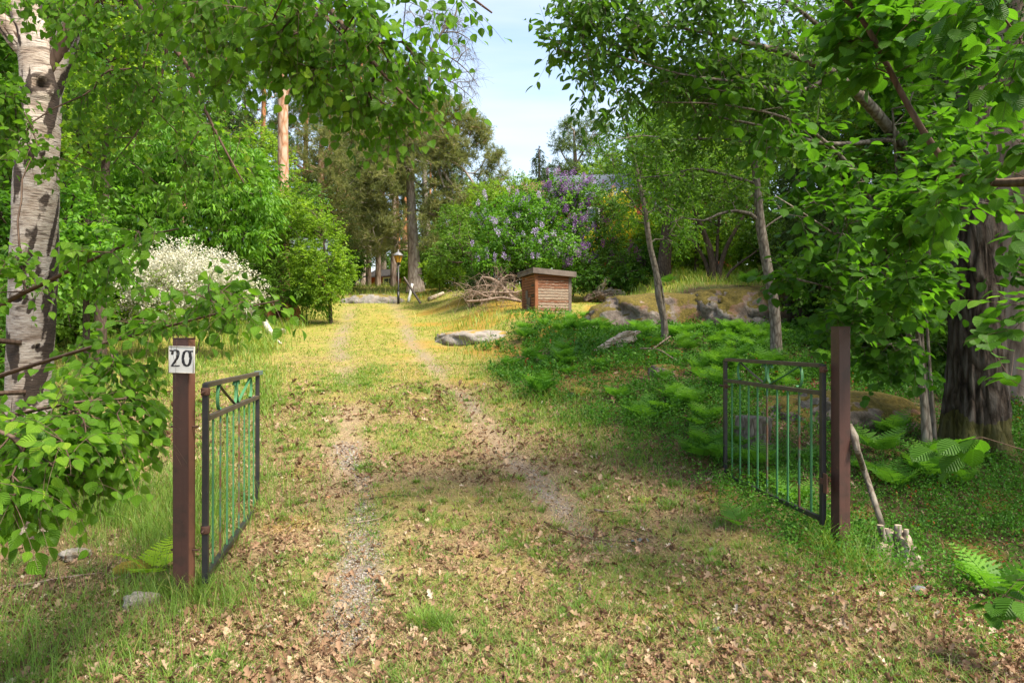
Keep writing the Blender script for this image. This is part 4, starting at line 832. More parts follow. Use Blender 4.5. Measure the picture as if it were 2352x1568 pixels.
simple('shrub', 'yellow green shrub at the left edge of the drive', 'shrub', 760, 20.5, [[(755, 650, .05), (750, 600, .04), (740, 540, .03)], [(757, 680, 20.5, .04), (720, 620, 20.5, .03), (690, 580, 20.4, .02)]],
       [(700, 500, 20.6, 50, 40, 1.2), (750, 530, 20.5, 40, 40, 1.0), (770, 600, 20.2, 35, 45, .9), (700, 590, 20.2, 50, 40, 1.1), (670, 470, 21, 40, 30, 1), (640, 540, 20.8, 40, 50, 1), (720, 650, 20, 45, 30, .7), (770, 650, 20, 35, 30, .6), (745, 680, 19.8, 40, 16, .5), (800, 620, 20.4, 20, 30, .5)], 400, 'yellowgreen', 56, hue=-.16)
simple('shrub', 'greener shrub with brown twigs between the maple and the yellow shrub', 'shrub', 640, 21.5, [[(640, 650, .05), (630, 580, .04), (640, 500, .03)]],
       [(620, 600, 20.8, 60, 50, 1.1), (600, 660, 20, 60, 30, 1), (690, 450, 22, 50, 30, 1.2), (640, 500, 22, 40, 60, 1.2), (680, 660, 20, 50, 20, .7)], 260, 'mid', 57, scale=1.1)
simple('shrub', 'low bright green nettle clump behind the rusty drum', 'shrub', 705, 20.5, [[(705, 705, .015), (705, 690, .01)]], [(700, 684, 20.5, 26, 12, .5), (665, 676, 20.6, 26, 10, .4), (735, 698, 20.3, 16, 10, .4)], 120, 'bright', 58, wname='stems', scale=.5)
simple('dark_shrub', 'dark twiggy shrub behind the white flowering bush', 'shrub', 300, 16.5, [[(300, 660, .04), (310, 600, .03)]], [(250, 600, 16.5, 60, 40, 1), (330, 580, 16.8, 50, 40, 1), (200, 680, 16, 50, 50, .9), (160, 730, 15, 60, 40, .9), (60, 690, 15, 90, 60, 1)], 260, 'dark', 59)
# white flowering spirea
rng = np.random.default_rng(61)
bl = [(320, 650, 13.8, 50, 46, .8), (400, 645, 13.6, 85, 50, .9), (480, 670, 13.5, 80, 55, .8), (545, 705, 13.4, 45, 40, .6), (350, 700, 13.4, 80, 40, .7), (450, 730, 13.2, 90, 30, .6)]
rt_ = [trunk_pl(430, 13.8, [(425, 740, .02), (400, 690, .015)])] + [trunk_pl(430 + dx, 13.8 + dy, [(430 + dx * 2, 730, .012), (430 + dx * 4, 670, .008)]) for dx, dy in ((12, .1), (-14, -.1), (20, 0), (-22, .1))]
tW, tips, td = tree('white_flowering_bush', 'wide bush covered in small white flower clusters on the left lawn', 'flowering bush', rt_, BL(rng, bl, 460), 'yellowgreen', 62, 'b_brush', rt=.003, pw=.42, scale=.42, wname='stems', hue=-.1)
sel = np.repeat(tips, 3, 0) + rng.normal(size=(len(tips) * 3, 3)) * .12 + [0, -.05, .06]; sel = sel[(sel[:, 2] > 2.0) | (rng.random(len(sel)) < .45)]
flowers(rng, sel, np.zeros_like(sel) + [0, 0, 1], 2000, 'white_fl', .034, 16, (.075, .075, .05), 'blossom', tW)
# lilacs
def lilac(label, x, D, bl, n, seed, fl, nf, hue=0, shape=(.055, .055, .10), pet=.034, sub=46, leaf='lilac', group=None, name='lilac_bush'):
    t, tips, td = tree(name, label, 'lilac bush', [trunk_pl(x, D, [(x, bl[0][1] + 60, .05), (x, bl[0][1], .04)])] + [trunk_pl(x + k, D + .2, [(x + k * 2, bl[0][1] + 60, .03), (x + k * 3.0, bl[0][1], .02)]) for k in (-14, 16, -28)], BL(np.random.default_rng(seed), bl, n), leaf, seed, 'b_dark', rt=.005, pw=.42, wname='stems', hue=hue)
    up = tips[(td[:, 1] < .55)]; flowers(np.random.default_rng(seed + 1), up, np.zeros_like(up) + [0, -.6, .6], nf, fl, pet, sub, shape, 'blossom', t); return t, tips, td
lilac('lilac bush with pale lilac flowers left behind the wooden box', 1160, 22.5, [(1160, 540, 22.5, 70, 50, 1.6), (1110, 500, 22.5, 30, 35, 1), (1220, 490, 22.8, 60, 45, 1.5), (1130, 590, 22, 60, 35, 1.2), (1230, 580, 22, 60, 45, 1.3), (1280, 560, 22, 50, 50, 1.2), (1180, 470, 23, 50, 25, 1.2)], 560, 71, 'lilac_fl', 130, -.15)
lilac('tall lilac with dense purple flower spikes behind the wooden box', 1300, 24, [(1300, 490, 23.6, 50, 60, 1.2), (1275, 430, 23.6, 28, 30, .8), (1330, 540, 23.2, 55, 40, 1.1), (1330, 450, 24, 50, 40, 1.2), (1310, 600, 22.6, 60, 30, 1)], 330, 73, 'purple_fl', 260, -.1, (.07, .07, .14), .04, 50)
lilac('shrub with dark wine coloured lilac spikes', 1400, 22.6, [(1400, 560, 22.6, 40, 40, 1), (1395, 480, 23, 40, 50, 1), (1440, 600, 22, 50, 30, .9), (1390, 610, 22, 40, 30, .9)], 230, 75, 'wine_fl', 50, -.2, (.06, .06, .12), .036, 40, 'mid')
lilac('shrub dotted with pink blossom above the pale lilac bush', 1230, 24.6, [(1210, 450, 24.6, 60, 20, 1), (1240, 470, 24.6, 60, 25, 1.2)], 120, 77, 'pink_fl', 90, .1, (.08, .08, .06), .03, 20, 'mid')
lilac('golden flowering shrub glowing behind the lilacs', 1420, 27, [(1420, 490, 27, 35, 40, 1.4), (1400, 560, 27, 60, 40, 1.4), (1450, 560, 27, 40, 50, 1.4)], 220, 79, 'yellow_fl', 300, .1, (.10, .10, .12), .05, 30, 'yellowgreen', name='golden_bush')
bpy.data.objects['golden_bush']['category'] = 'flowering bush'
simple('shrub', 'dark green bush filling the foot of the lilacs behind the brush heap', 'shrub', 1090, 24.5, [[(1085, 620, .05), (1080, 560, .03)]], [(1060, 560, 24.8, 50, 40, 1.2), (1020, 600, 25, 40, 35, 1.2), (1100, 630, 23.5, 50, 25, .9), (1040, 510, 26, 40, 40, 1.2)], 260, 'mid', 81)
simple('shrub', 'shady bush right of the wooden box under the wine lilac', 'shrub', 1370, 21.8, [[(1370, 640, .04), (1370, 600, .03)]], [(1350, 640, 21.5, 50, 22, .8), (1440, 640, 21.5, 50, 25, .8), (1480, 600, 22, 30, 40, .8)], 200, 'dark', 82)
simple('shrub', 'loose pale green shrub on the skyline between the pine and the lilac', 'shrub', 1150, 28, [[(1150, 560, .06), (1150, 470, .04)]], [(1120, 450, 28, 50, 35, 1.6), (1190, 430, 28.5, 40, 25, 1.4), (1070, 500, 28, 30, 30, 1.3), (1225, 440, 29, 25, 25, 1.2)], 260, 'yellowgreen', 84, hue=-.1)
simple('juniper', 'low feathery dark green bush at the head of the brush heap', 'shrub', 1085, 22.0, [[(1085, 660, .03), (1090, 650, .02)]], [(1090, 655, 22, 25, 12, .5), (1120, 645, 22.2, 30, 14, .5)], 90, 'spruce', 83, scale=.7)

# ---- pines beyond
rng = np.random.default_rng(91)
b0 = base_of(650, 22)
tree('pine_tree', 'tall pine with bare orange trunk left of the centre', 'pine', [np.array([[*b0, .22], [*P(651, 500, 22), .185], [*P(651, 430, 22), .175], [*P(650, 300, 22), .165], [*P(650, 190, 22), .16], [*P(648, 60, 22), .13], [*P(650, -150, 22), .08]]), pl((650, 240, 22, .06), (665, 200, 22, .05), (700, 150, 22, .035), (740, 120, 22, .02)), pl((649, 130, 22, .05), (610, 90, 22, .04), (560, 70, 22, .02))],
     BL(rng, [(680, 60, 22, 120, 50, 2), (620, -40, 22, 120, 60, 2), (740, 110, 22, 50, 30, 1), (560, 60, 22, 50, 30, 1), (660, -160, 22, 120, 80, 2)], 170), 'pine', 92, 'b_orange', rt=.007, pw=.42)
b0 = base_of(955, 31.5)
def prune(p):
    x = 1176 + p[:, 0] / p[:, 1] * F; y = 784 - (p[:, 2] - 1.5) / p[:, 1] * F
    return p[~((np.abs(x - 948) < 18) & (y > 400) & (p[:, 1] < 31.9))]
P3 = [np.array([[*b0, .48], [*P(955, 655, 31.5), .40], [*P(951, 600, 31.5), .28], [*P(946, 500, 31.5), .23], [*P(942, 400, 31.5), .18], [*P(945, 330, 31.5), .13], [*P(952, 260, 31.5), .12], [*P(955, 210, 31.5), .06]]),
      pl((946, 420, 31.5, .09), (925, 400, 31.4, .09), (918, 380, 31.3, .08), (932, 372, 31.2, .07), (935, 385, 31, .05)),
      pl((944, 360, 31.5, .08), (975, 358, 31.2, .08), (1000, 375, 31, .07), (1012, 405, 30.8, .05), (1020, 430, 30.6, .03)),
      pl((945, 300, 31.5, .10), (985, 310, 31.2, .10), (1015, 330, 31, .09), (1022, 365, 30.9, .08), (1018, 390, 30.8, .07), (1035, 420, 30.6, .06), (1060, 440, 30.4, .04)),
      pl((1022, 365, 30.9, .07), (1060, 385, 30.7, .06), (1080, 410, 30.6, .045), (1100, 435, 30.5, .04), (1135, 450, 30.4, .03), (1160, 440, 30.2, .02)),
      pl((948, 480, 31.5, .06), (1010, 500, 31, .05), (1035, 530, 30.8, .04), (1020, 560, 30.7, .03)),
      pl((947, 500, 31.5, .05), (925, 520, 31, .05), (912, 560, 30.8, .03)),
      pl((946, 340, 31.5, .09), (900, 335, 31.3, .07), (860, 360, 31.2, .05), (830, 400, 31, .03))]
bl = [(950, 260, 31.5, 70, 45, 2), (1040, 270, 31.5, 55, 38, 2), (1100, 300, 31.3, 40, 38, 1.5), (1140, 360, 31, 38, 22, 1.2), (1130, 400, 31, 45, 25, 1.2), (880, 310, 31.5, 60, 40, 2), (1000, 400, 30.8, 90, 50, 1.8), (900, 430, 30.8, 70, 55, 2), (1080, 460, 30.8, 75, 35, 1.5), (930, 510, 30.4, 80, 30, 1.4), (850, 480, 31, 50, 45, 1.5), (1150, 440, 31, 35, 25, 1), (860, 390, 31.2, 50, 40, 1.5), (980, 470, 30.6, 60, 30, 1.2), (1040, 350, 31, 60, 40, 1.6), (870, 560, 31, 60, 30, 1.5), (900, 360, 31, 60, 40, 1.6), (1000, 330, 31, 60, 45, 1.6), (830, 430, 31, 30, 60, 1.4), (980, 560, 30.5, 40, 18, 1)]
tree('pine_tree', 'large spreading pine with thick trunk right of the lantern', 'pine', P3, prune(BL(rng, bl, 1400)), 'pine', 93, 'b_pinehi', rt=.008, pw=.42, kp=.12, scale=1.1, wob=.18)
b0 = base_of(738, 35)
tree('pine_tree', 'smaller pine with orange trunk and round olive crown', 'pine', [np.array([[*b0, .26], [*P(737, 500, 35), .2], [*P(737, 420, 35), .18], [*P(738, 350, 35), .13], [*P(738, 300, 35), .06]]), pl((737, 400, 35, .08), (700, 390, 35, .06), (670, 370, 35, .03)), pl((737, 470, 35, .06), (770, 490, 35, .05), (800, 480, 35, .02))],
     BL(rng, [(735, 320, 35, 60, 28, 2), (700, 360, 35, 55, 25, 2), (775, 370, 35, 45, 30, 2), (690, 420, 35, 45, 25, 2), (790, 440, 35, 45, 35, 2), (740, 400, 34.5, 50, 20, 1.5), (800, 520, 35, 40, 50, 2), (700, 470, 35, 40, 30, 2)], 330), 'pine', 94, 'b_orange', rt=.008, pw=.42, scale=1.15)
for (lab, x, D, ytop, bl, nn) in (
    ('slender pine trunk just left of the red shed', 868, 38, 330, [(850, 380, 38, 50, 50, 2), (880, 300, 38, 50, 50, 2), (840, 470, 38, 45, 40, 2), (870, 540, 38, 45, 25, 2)], 230),
    ('thin grey pine trunk farther left beyond the drive', 846, 40, 300, [(800, 330, 40, 40, 60, 2), (830, 250, 40, 60, 50, 2), (820, 560, 40, 40, 25, 1.5), (790, 430, 40, 40, 50, 2)], 230),
    ('pine trunk standing behind the lantern pole', 903, 36, 350, [(910, 400, 37, 50, 50, 2), (880, 520, 37, 50, 35, 2), (1000, 560, 37, 50, 25, 1.5), (1010, 500, 37, 50, 40, 2)], 230)):
    b0 = base_of(x, D); tree('pine_tree', lab, 'pine', [np.array([[*b0, .17], [*P(x + 2, 500, D), .13], [*P(x, ytop, D), .06]])], BL(rng, bl, nn), 'pine', int(x), 'b_pine', rt=.008, pw=.42, scale=1.2)
b0 = base_of(992, 42)
tree('dead_tree', 'bare dead tree with fine twigs against the blue sky', 'dead tree', [np.array([[*b0, .2], [*P(975, 400, 42), .15], [*P(985, 200, 42), .11], [*P(992, 118, 42), .09], [*P(1015, 75, 42), .08], [*P(1045, 37, 42), .06], [*P(1050, 5, 42), .03]]), pl((1015, 75, 42, .05), (1050, 75, 42, .04), (1085, 95, 42, .02)), pl((992, 118, 42, .06), (1030, 130, 42, .045), (1070, 160, 42, .03), (1100, 200, 42, .015)), pl((990, 170, 42, .06), (1040, 190, 42, .04), (1085, 225, 42, .015)), pl((992, 118, 42, .06), (965, 60, 42, .04), (940, 20, 42, .02))],
     BL(rng, [(1060, 120, 42, 45, 35, 1.5), (1050, 60, 42, 35, 35, 1.5), (1075, 190, 42, 35, 35, 1.5), (1020, 40, 42, 40, 40, 1.5), (960, 50, 42, 40, 40, 1.5), (1000, 180, 42, 40, 30, 1.5)], 260), 'bare', 97, 'b_grey', rt=.011, pw=.42, wob=.2, scale=1.0)
b0 = base_of(1239, 52)
tree('spruce_tree', 'pointed young spruce on the skyline left of the thin birch', 'spruce', [np.array([[*b0, .18], [*P(1239, 450, 52), .12], [*P(1238, 335, 52), .03]])], BL(rng, [(1238, 345, 52, 6, 12, .3), (1238, 365, 52, 13, 12, .6), (1238, 390, 52, 20, 14, .8), (1238, 415, 52, 28, 16, 1), (1238, 450, 52, 36, 20, 1.2)], 120), 'spruce', 98, 'b_dark', kp=.02, wob=.05, rt=.01, scale=1.9)
b0 = base_of(1258, 42)
t, _, _ = tree('spruce_tree', 'small bluish spruce with layered branches above the pink blossom', 'spruce', [np.array([[*b0, .12], [*P(1258, 385, 42), .03]])], BL(rng, [(1258, 392, 42, 6, 8, .3), (1258, 405, 42, 13, 8, .5), (1258, 425, 42, 20, 10, .7), (1258, 450, 42, 28, 14, .9)], 110), 'spruce', 99, 'b_dark', kp=.02, wob=.05, rt=.008, scale=1.5, extra='bluespruce')
b0 = base_of(1325, 44)
tree('pine_tree', 'airy pine on the skyline behind the purple lilac', 'pine', [np.array([[*b0, .2], [*P(1322, 400, 44), .15], [*P(1318, 300, 44), .05]]), pl((1322, 400, 44, .07), (1290, 350, 44, .04), (1285, 320, 44, .02)), pl((1322, 380, 44, .07), (1350, 330, 44, .04), (1365, 300, 44, .02))],
     BL(rng, [(1320, 290, 44, 35, 22, 1.5), (1290, 330, 44, 30, 22, 1.5), (1350, 340, 44, 40, 25, 1.5), (1300, 390, 44, 40, 25, 1.5), (1370, 290, 44, 30, 30, 1.5), (1340, 400, 44, 50, 25, 1.5)], 190), 'pine_far', 100, 'b_pine', rt=.009)

# ---- prototypes for the woods all round, copied
def proto(name, label, cat, h, tr, ells, n, kind, seed, bark, group, **k):
    rt_ = [np.array([[0, 0, -.1, tr * 1.2], [0, 0, .3 * h, tr * .8], [.05 * h * .2, 0, .65 * h, tr * .5], [0, 0, h * .93, tr * .12]])]
    pts = ell_pts(np.random.default_rng(seed), ells, n)
    return tree(name, label, cat, rt_, pts, kind, seed, bark, group, **{**dict(rt=.009, pw=.42, kp=.12), **k})[0]
GW = 'trees of the wood beyond the garden'
pA = proto('pine_tree', 'tall background pine with high crown', 'pine', 20, .24, [(0, 0, 17, 2.6, 2.6, 2.2), (1.2, .5, 13.5, 2.6, 2.2, 1.6), (-1.5, 0, 11, 2.2, 2, 1.2), (.3, .3, 19, 1.6, 1.6, 1.2), (1.0, -.6, 8.8, 2.0, 1.8, .9)], 430, 'pine_far', 201, 'b_pinemix', GW)
pS = proto('spruce_tree', 'tall dark background spruce', 'spruce', 19, .22, [(0, 0, 3 + i * 2.1, 3.0 - i * .38, 3.0 - i * .38, 1.2) for i in range(8)], 560, 'spruce', 203, 'b_dark', GW, kp=.02, wob=.05, scale=1.7)
pD = proto('broadleaf_tree', 'leafy broad crowned background tree', 'tree', 13, .17, [(0, 0, 9.5, 3.0, 3.0, 2.4), (1.8, .5, 7.5, 2.2, 2.2, 1.8), (-1.9, 0, 7, 2.2, 2.2, 2.0), (.2, 1.3, 5.2, 2.4, 2.0, 1.6), (0, 0, 11.8, 1.7, 1.7, 1.3)], 620, 'far', 205, 'b_dark', GW)
pY = proto('broadleaf_tree', 'lighter yellow green background tree', 'tree', 10, .12, [(0, 0, 7.5, 2.3, 2.3, 2.2), (1.3, .3, 5.5, 1.8, 1.8, 1.5), (-1.4, 0, 5, 1.9, 1.9, 1.6), (0, 0, 9.2, 1.2, 1.2, 1.0)], 430, 'far_yg', 207, 'b_dark', GW)
pU = proto('undergrowth_bush', 'green bush in the undergrowth of the wood', 'bush', 3.2, .04, [(0, 0, 1.6, 1.5, 1.5, 1.3), (1.0, 0, 1.0, 1.1, 1.1, .9), (-1.1, .2, 1.1, 1.2, 1.1, 1.0)], 260, 'mid', 209, 'b_dark', 'bushes in the undergrowth', scale=1.7)
pV = proto('undergrowth_bush', 'yellow green bush in the undergrowth of the wood', 'bush', 3.0, .04, [(0, 0, 1.5, 1.5, 1.5, 1.2), (1.1, .1, 1.0, 1.0, 1.1, .8)], 220, 'yellowgreen', 211, 'b_dark', 'bushes in the undergrowth', scale=1.7)
used = set()
for p_, k_ in ((pA, 'tall pine'), (pS, 'tall dark spruce'), (pD, 'leafy broad tree'), (pY, 'light yellow green tree'), (pU, 'green bush'), (pV, 'yellow green bush')): p_['kindname'] = k_
rngw = np.random.default_rng(777)
LM = [(-999, 'left of the birch trunk'), (110, 'just right of the birch trunk'), (260, 'above the left part of the white flowering bush'), (400, 'above the right part of the white flowering bush'), (540, 'left of the tall orange pine trunk'), (650, 'right of the tall orange pine trunk'), (770, 'above the yellow green shrub by the drive'), (850, 'by the small red shed'), (925, 'behind the big spreading pine'), (1040, 'behind the brush heap'), (1140, 'above the pale lilac'), (1240, 'behind the purple lilac'), (1370, 'behind the wine coloured lilac'), (1460, 'behind the thin birch'), (1560, 'behind the black stemmed shrub'), (1700, 'behind the leaning grey tree'), (1830, 'behind the dark young spruce'), (1950, 'behind the hazel left of the big trunk'), (2110, 'behind the stems of the hazel'), (2230, 'behind the big furrowed trunk'), (2340, 'at the right edge behind the reddish trunk')]
def put(p, x, D, s=1.0, label=None):
    label = label or (p.get('kindname') + (' ' if D < 40 else ' far ') + [t_ for a_, t_ in LM if x >= a_][-1])
    b0 = base_of(x, D); a = rngw.uniform(0, 6.28)
    if p.name not in used:
        used.add(p.name); p.location = b0; p.rotation_euler = (0, 0, a); p.scale = (s, s, s)
        if label: p['label'] = label
        return p
    return dup(p, b0, a, s, label)
for x, D, s in [(420, 34, 1.0), (520, 40, 1.1), (340, 44, 1.1), (600, 46, 1.05), (700, 50, 1.05), (780, 52, 1.0), (835, 47, .95), (880, 56, 1.0), (760, 43, .75), (915, 48, .62), (985, 52, .65), (820, 60, .7), (930, 50, .85), (1000, 60, .85), (1490, 52, .5), (1560, 45, .55), (1400, 60, .6), (1680, 40, .55), (250, 38, 1), (1950, 38, .8), (1830, 46, .6), (2300, 34, 1.0), (2150, 40, 1), (90, 40, 1.), (-60, 32, 1)]:
    put(pA, x, D, s)
for x, D, s in [(500, 36, 1.0), (300, 33, .95), (560, 55, 1.0), (650, 60, 1.1), (160, 30, 1), (2020, 24, .9), (2160, 20, .9), (1920, 30, .9), (2300, 22, .95), (1740, 34, .5), (1610, 56, .55), (0, 24, .8), (790, 62, .9)]:
    put(pS, x, D, s)
for x, D, s in [(380, 28, .9), (200, 22, .8), (60, 18, .8), (1640, 36, .8), (1760, 34, .85), (1980, 23, .75), (2100, 19, .7), (2250, 16, .75), (2380, 13, .8), (1550, 32, .72), (1480, 38, .7), (2420, 18, .9), (-100, 14, .7), (1120, 52, .62), (1180, 58, .62), (1060, 46, .62), (780, 42, .5), (850, 54, .5), (905, 52, .45), (720, 36, .5), (985, 50, .5)]:
    put(pD, x, D, s)
for x, D, s in [(600, 30, .75), (120, 26, .8), (300, 25, .8), (1190, 44, .55), (1100, 40, .6), (1380, 40, .7), (1600, 24, .6), (1900, 20, .6), (1300, 52, .7), (1690, 31, .6)]:
    put(pY, x, D, s)
for x, D, s in [(470, 23, 1), (380, 22, 1), (280, 20, 1), (180, 17, .9), (90, 14, .8), (560, 25, 1), (790, 34, .9), (970, 44, 1.1), (1010, 36, 1), (1050, 33, 1), (1100, 34, 1), (1170, 34, 1.1), (1560, 28, 1), (1700, 27, 1), (1980, 14, .8), (2080, 12, .8), (2200, 12, .9), (2330, 11, .9), (1260, 32, 1.2), (1330, 32, 1.2), (2050, 16, 1), (0, 12, .8), (780, 44, 1.2), (700, 38, 1.2), (920, 60, 1.3), (1500, 30, 1.0), (2450, 11, 1), (2280, 9.6, .55)]:
    put(pU, x, D, s)
for x, D, s in [(1640, 24, .7), (1780, 22, .7), (1860, 20, .8), (1920, 17, .7), (1480, 26, .8), (620, 26, .9), (700, 28, .9), (1010, 30, .6), (975, 40, .8), (2120, 14, .7), (2010, 11.5, .5), (340, 21, .9), (1820, 27, .9)]:
    put(pV, x, D, s)
for o_ in list(col.objects):
    if 'kindname' in o_: del o_['kindname']
# hazels added out of frame at the right for their shade on the bank
pR = proto('hazel_bush', 'tall hazel added outside the view on the right to shade the bank', 'hazel', 6.5, .07, [(0, 0, 4.6, 1.8, 1.8, 1.5), (.9, .2, 3.2, 1.4, 1.4, 1.1), (-.9, .2, 3.0, 1.4, 1.4, 1.1), (0, 0, 6, 1.1, 1.1, .8)], 330, 'hazel_mid', 213, 'b_grey', 'hazels added on the right', rt=.004)
pR.location = (6.6, 4.4, H(6.6, 4.4) - .05)
for x, y, s in ((7.6, 6.9, 1.1), (8.6, 9.4, 1.2), (9.5, 12.0, 1.2)): dup(pR, (x, y, float(H(x, y)) - .05), x, s)

# ------------------------------------------------------------------ ferns
def frond_geo(g, base, az, L, el, rng, arch=.7, wid=.42):
    d = np.array([math.cos(az), math.sin(az), 0]); s = np.array([-math.sin(az), math.cos(az), 0]); up = np.array([0, 0, 1.])
    t = np.linspace(0, 1, 16); ang = el - arch * t * 1.5
    step_ = L / 15; p = [np.array(base, float)]
    for a in ang[1:]: p.append(p[-1] + (d * math.cos(a) + up * math.sin(a)) * step_)
    p = np.array(p); V, Fs = tube(p, np.linspace(.0028, .0008, 16), 4, cap=False); g.add(V, Fs, r=.35, lu=.5, lv=.5)
    tn = nrm(np.gradient(p, axis=0)); r0 = np.clip(rng.normal(.5, .2), 0, 1)
    P_, D_, S_, N_ = [], [], [], []
    npn = 11
    for tt in np.linspace(.24, .985, npn):
        i = tt * 15; k = min(int(i), 14); c = p[k] * (1 - (i - k)) + p[k + 1] * (i - k); tv = tn[k]; nn = np.cross(s, tv)
        pl_ = wid * L * (1 - tt) ** .85 * 1.15 + .012
        for sg_ in (-1, 1):
            dv = nrm((s * sg_ + tv * .45 - up * .12)[None])[0]
            P_.append(c); D_.append(dv + tv * rng.normal(0, .06)); S_.append(pl_); N_.append(nn)
    P_, D_, S_, N_ = map(np.array, (P_, D_, S_, N_))
    emit(g, L_PINNA, P_, D_, N_ + rng.normal(size=N_.shape) * .10, S_, np.clip(r0 + rng.normal(0, .1, len(P_)), 0, 1), 1.25)
def fern_mesh(seed, nf, L, upr=.9, mk='fern'):
    rng_ = np.random.default_rng(seed); g = Geo(); a0 = rng_.uniform(0, 6.28)
    for k in range(nf): frond_geo(g, rng_.normal(0, .012, 3) * [1, 1, 0], a0 + k * 6.283 / nf + rng_.normal(0, .3), L * rng_.uniform(.75, 1.15), upr + rng_.normal(0, .12), rng_, .62)
    return g.mesh('fern', M[mk])
FM = [fern_mesh(1, 5, .48, 1.2), fern_mesh(2, 4, .42, 1.1), fern_mesh(3, 6, .52, 1.3), fern_mesh(4, 3, .40, 1.0), fern_mesh(5, 5, .36, .95)]
rngf = np.random.default_rng(88)
def fern(x, y, s=1.0, k=None, label=None, group='ferns on the shaded right bank', world=None):
    p = G(x, y) if world is None else world; me = FM[rngf.integers(0, 5) if k is None else k]
    o = bpy.data.objects.new('fern', me); col.objects.link(o); o.location = p; o.rotation_euler = (0, 0, rngf.uniform(0, 6.28)); o.scale = (s,) * 3
    x_ = 1176 + p[0] / p[1] * F; w_ = ('near the left end of the bank' if x_ < 1330 else 'below the driftwood log' if x_ < 1480 else 'between the driftwood log and the right gate' if x_ < 1650 else 'seen through the bars of the right gate' if x_ < 1900 else 'between the right post and the big trunk' if x_ < 2180 else 'at the foot of the big trunk')
    z_ = 'close green fern ' if p[1] < 8 else 'green fern ' if p[1] < 11 else 'small distant green fern '
    if p[1] > 12.5: w_ = w_.replace('below the driftwood log', 'above the driftwood log').replace('seen through the bars of the right gate', 'above the right gate').replace('between the driftwood log and the right gate', 'below the granite outcrop')
    tag(o, label or z_ + w_, 'fern', group if not label else None); return o
fern(1243, 912, 1.15, 2, 'bushy bright fern at the left end of the shaded bank')
fern(1697, 1215, .8, 3, 'single low fern in front of the right gate')
fern(352, 1325, .75, 0, 'yellow green fern growing left of the numbered post').data = fern_mesh(9, 4, .40, 1.1, 'fern_lit')
fern(2290, 1385, 1.1, 0, 'fern at the lower right corner beside large leaves')
for x, y, s in [(1170, 850, .8), (1373, 850, .9), (1519, 880, 1), (1300, 840, .9), (1496, 945, .9), (1587, 940, 1), (1616, 985, .9), (1420, 920, .9), (1740, 1080, .9), (1780, 1120, .9), (1660, 900, 1), (1560, 830, .9), (1850, 1060, .8), (2020, 1050, 1), (2060, 1130, .9), (1990, 1090, .8), (2140, 1080, .9), (2050, 1010, .9), (2200, 1120, .8), (2250, 1060, .8), (1830, 1160, .7), (1200, 760, .9), (1260, 740, .9), (1310, 745, .9), (1345, 735, .8)]:
    fern(x, y, s)
k = 0
while k < 120:
    X = rngf.uniform(.2, 7.5); Y = rngf.uniform(6.2, 15.5); d = X - center(Y)
    if d < 2.6 or float(fbm(X * .6, Y * .6, 121, 2)) < .43 or X > .62 * Y + .3: continue
    fern(0, 0, rngf.uniform(.75, 1.15), world=onground(X, Y)); k += 1
for x, y in [(1530, 655), (1400, 662), (1690, 650), (1720, 658), (1830, 720), (1850, 735), (1340, 655)]: fern(x, y, 1.3, None, None, 'ferns on the grassy shelf').__setitem__('label', 'fern on the grassy shelf below the shrubs')
# ------------------------------------------------------------------ rocks
def rock_mat(name, moss=.5, base=((.07, .065, .058), (.21, .195, .175), (.36, .34, .31)), mosscol=((.10, .08, .015), (.24, .19, .035)), rust=.25):
    m, nt, b, out = mat(name); n = N(nt); co = n.coord('Object')
    f = n.noise(co, 4, 8, .65); g = n.noise(co, 22, 6, .6)
    c = n.ramp(f, [(.25, base[0]), (.5, base[1]), (.75, base[2])])
    c = n.mix(n.ramp(g, [(.45, 0.), (.7, .6)]), c, n.mix(1.0, c, (.55, .5, .48), 'MULTIPLY'))
    c = n.mix(n.ramp(n.noise(co, 2.2, 5), [(.5, 0.), (.65, rust)]), c, (.20, .10, .05))
    nz = n.new('ShaderNodeSeparateXYZ'); n.ln(n.new('ShaderNodeNewGeometry').outputs['Normal'], nz.inputs[0])
    mf = n.ramp(n.math('ADD', n.math('MULTIPLY', nz.outputs[2], .35), n.noise(co, 2.6, 6, .6)), [(1.0 - moss * .75, 0.), (1.06 - moss * .75, 1.)]) if moss else None
    if moss: c = n.mix(mf, c, n.ramp(g, [(.3, mosscol[0]), (.7, mosscol[1])]))
    n.ln(c, b.inputs['Base Color']); b.inputs['Roughness'].default_value = .92; b.inputs['Specular IOR Level'].default_value = .2
    n.bump(n.math('ADD', f, n.math('MULTIPLY', g, .5)), .8, .04, b)
    return m
M['rock'] = rock_mat('granite', .25); M['rock_moss'] = rock_mat('mossy_granite', .75, mosscol=((.075, .07, .012), (.20, .17, .03)))
M['rock_brown'] = rock_mat('brown_outcrop', .48, ((.05, .04, .035), (.16, .13, .11), (.34, .32, .29)), ((.055, .045, .012), (.15, .115, .025)), rust=.8)
M['moss'] = rock_mat('moss_cushion', 1.2, mosscol=((.16, .11, .015), (.36, .27, .04)))
M['rock_flat'] = rock_mat('bare_slab', .22, ((.14, .12, .105), (.27, .24, .21), (.37, .34, .30)), mosscol=((.20, .11, .02), (.38, .25, .05)), rust=.1)
def stone_mat(name, a, b_, c_, mo):
    m, nt, b, out = mat(name); n = N(nt); co = n.coord('Object')
    f = n.noise(co, 30, 8, .7); g = n.noise(co, 9, 5, .6); c = n.ramp(f, [(.3, a), (.5, b_), (.72, c_)])
    c = n.mix(n.ramp(g, [(.48, 0.), (.62, mo)]), c, (.13, .09, .04))
    n.ln(c, b.inputs['Base Color']); b.inputs['Roughness'].default_value = .95; b.inputs['Specular IOR Level'].default_value = .15; n.bump(f, .9, .012, b); return m
M['stone'] = stone_mat('small_stone', (.12, .10, .08), (.27, .24, .20), (.40, .37, .32), .7)
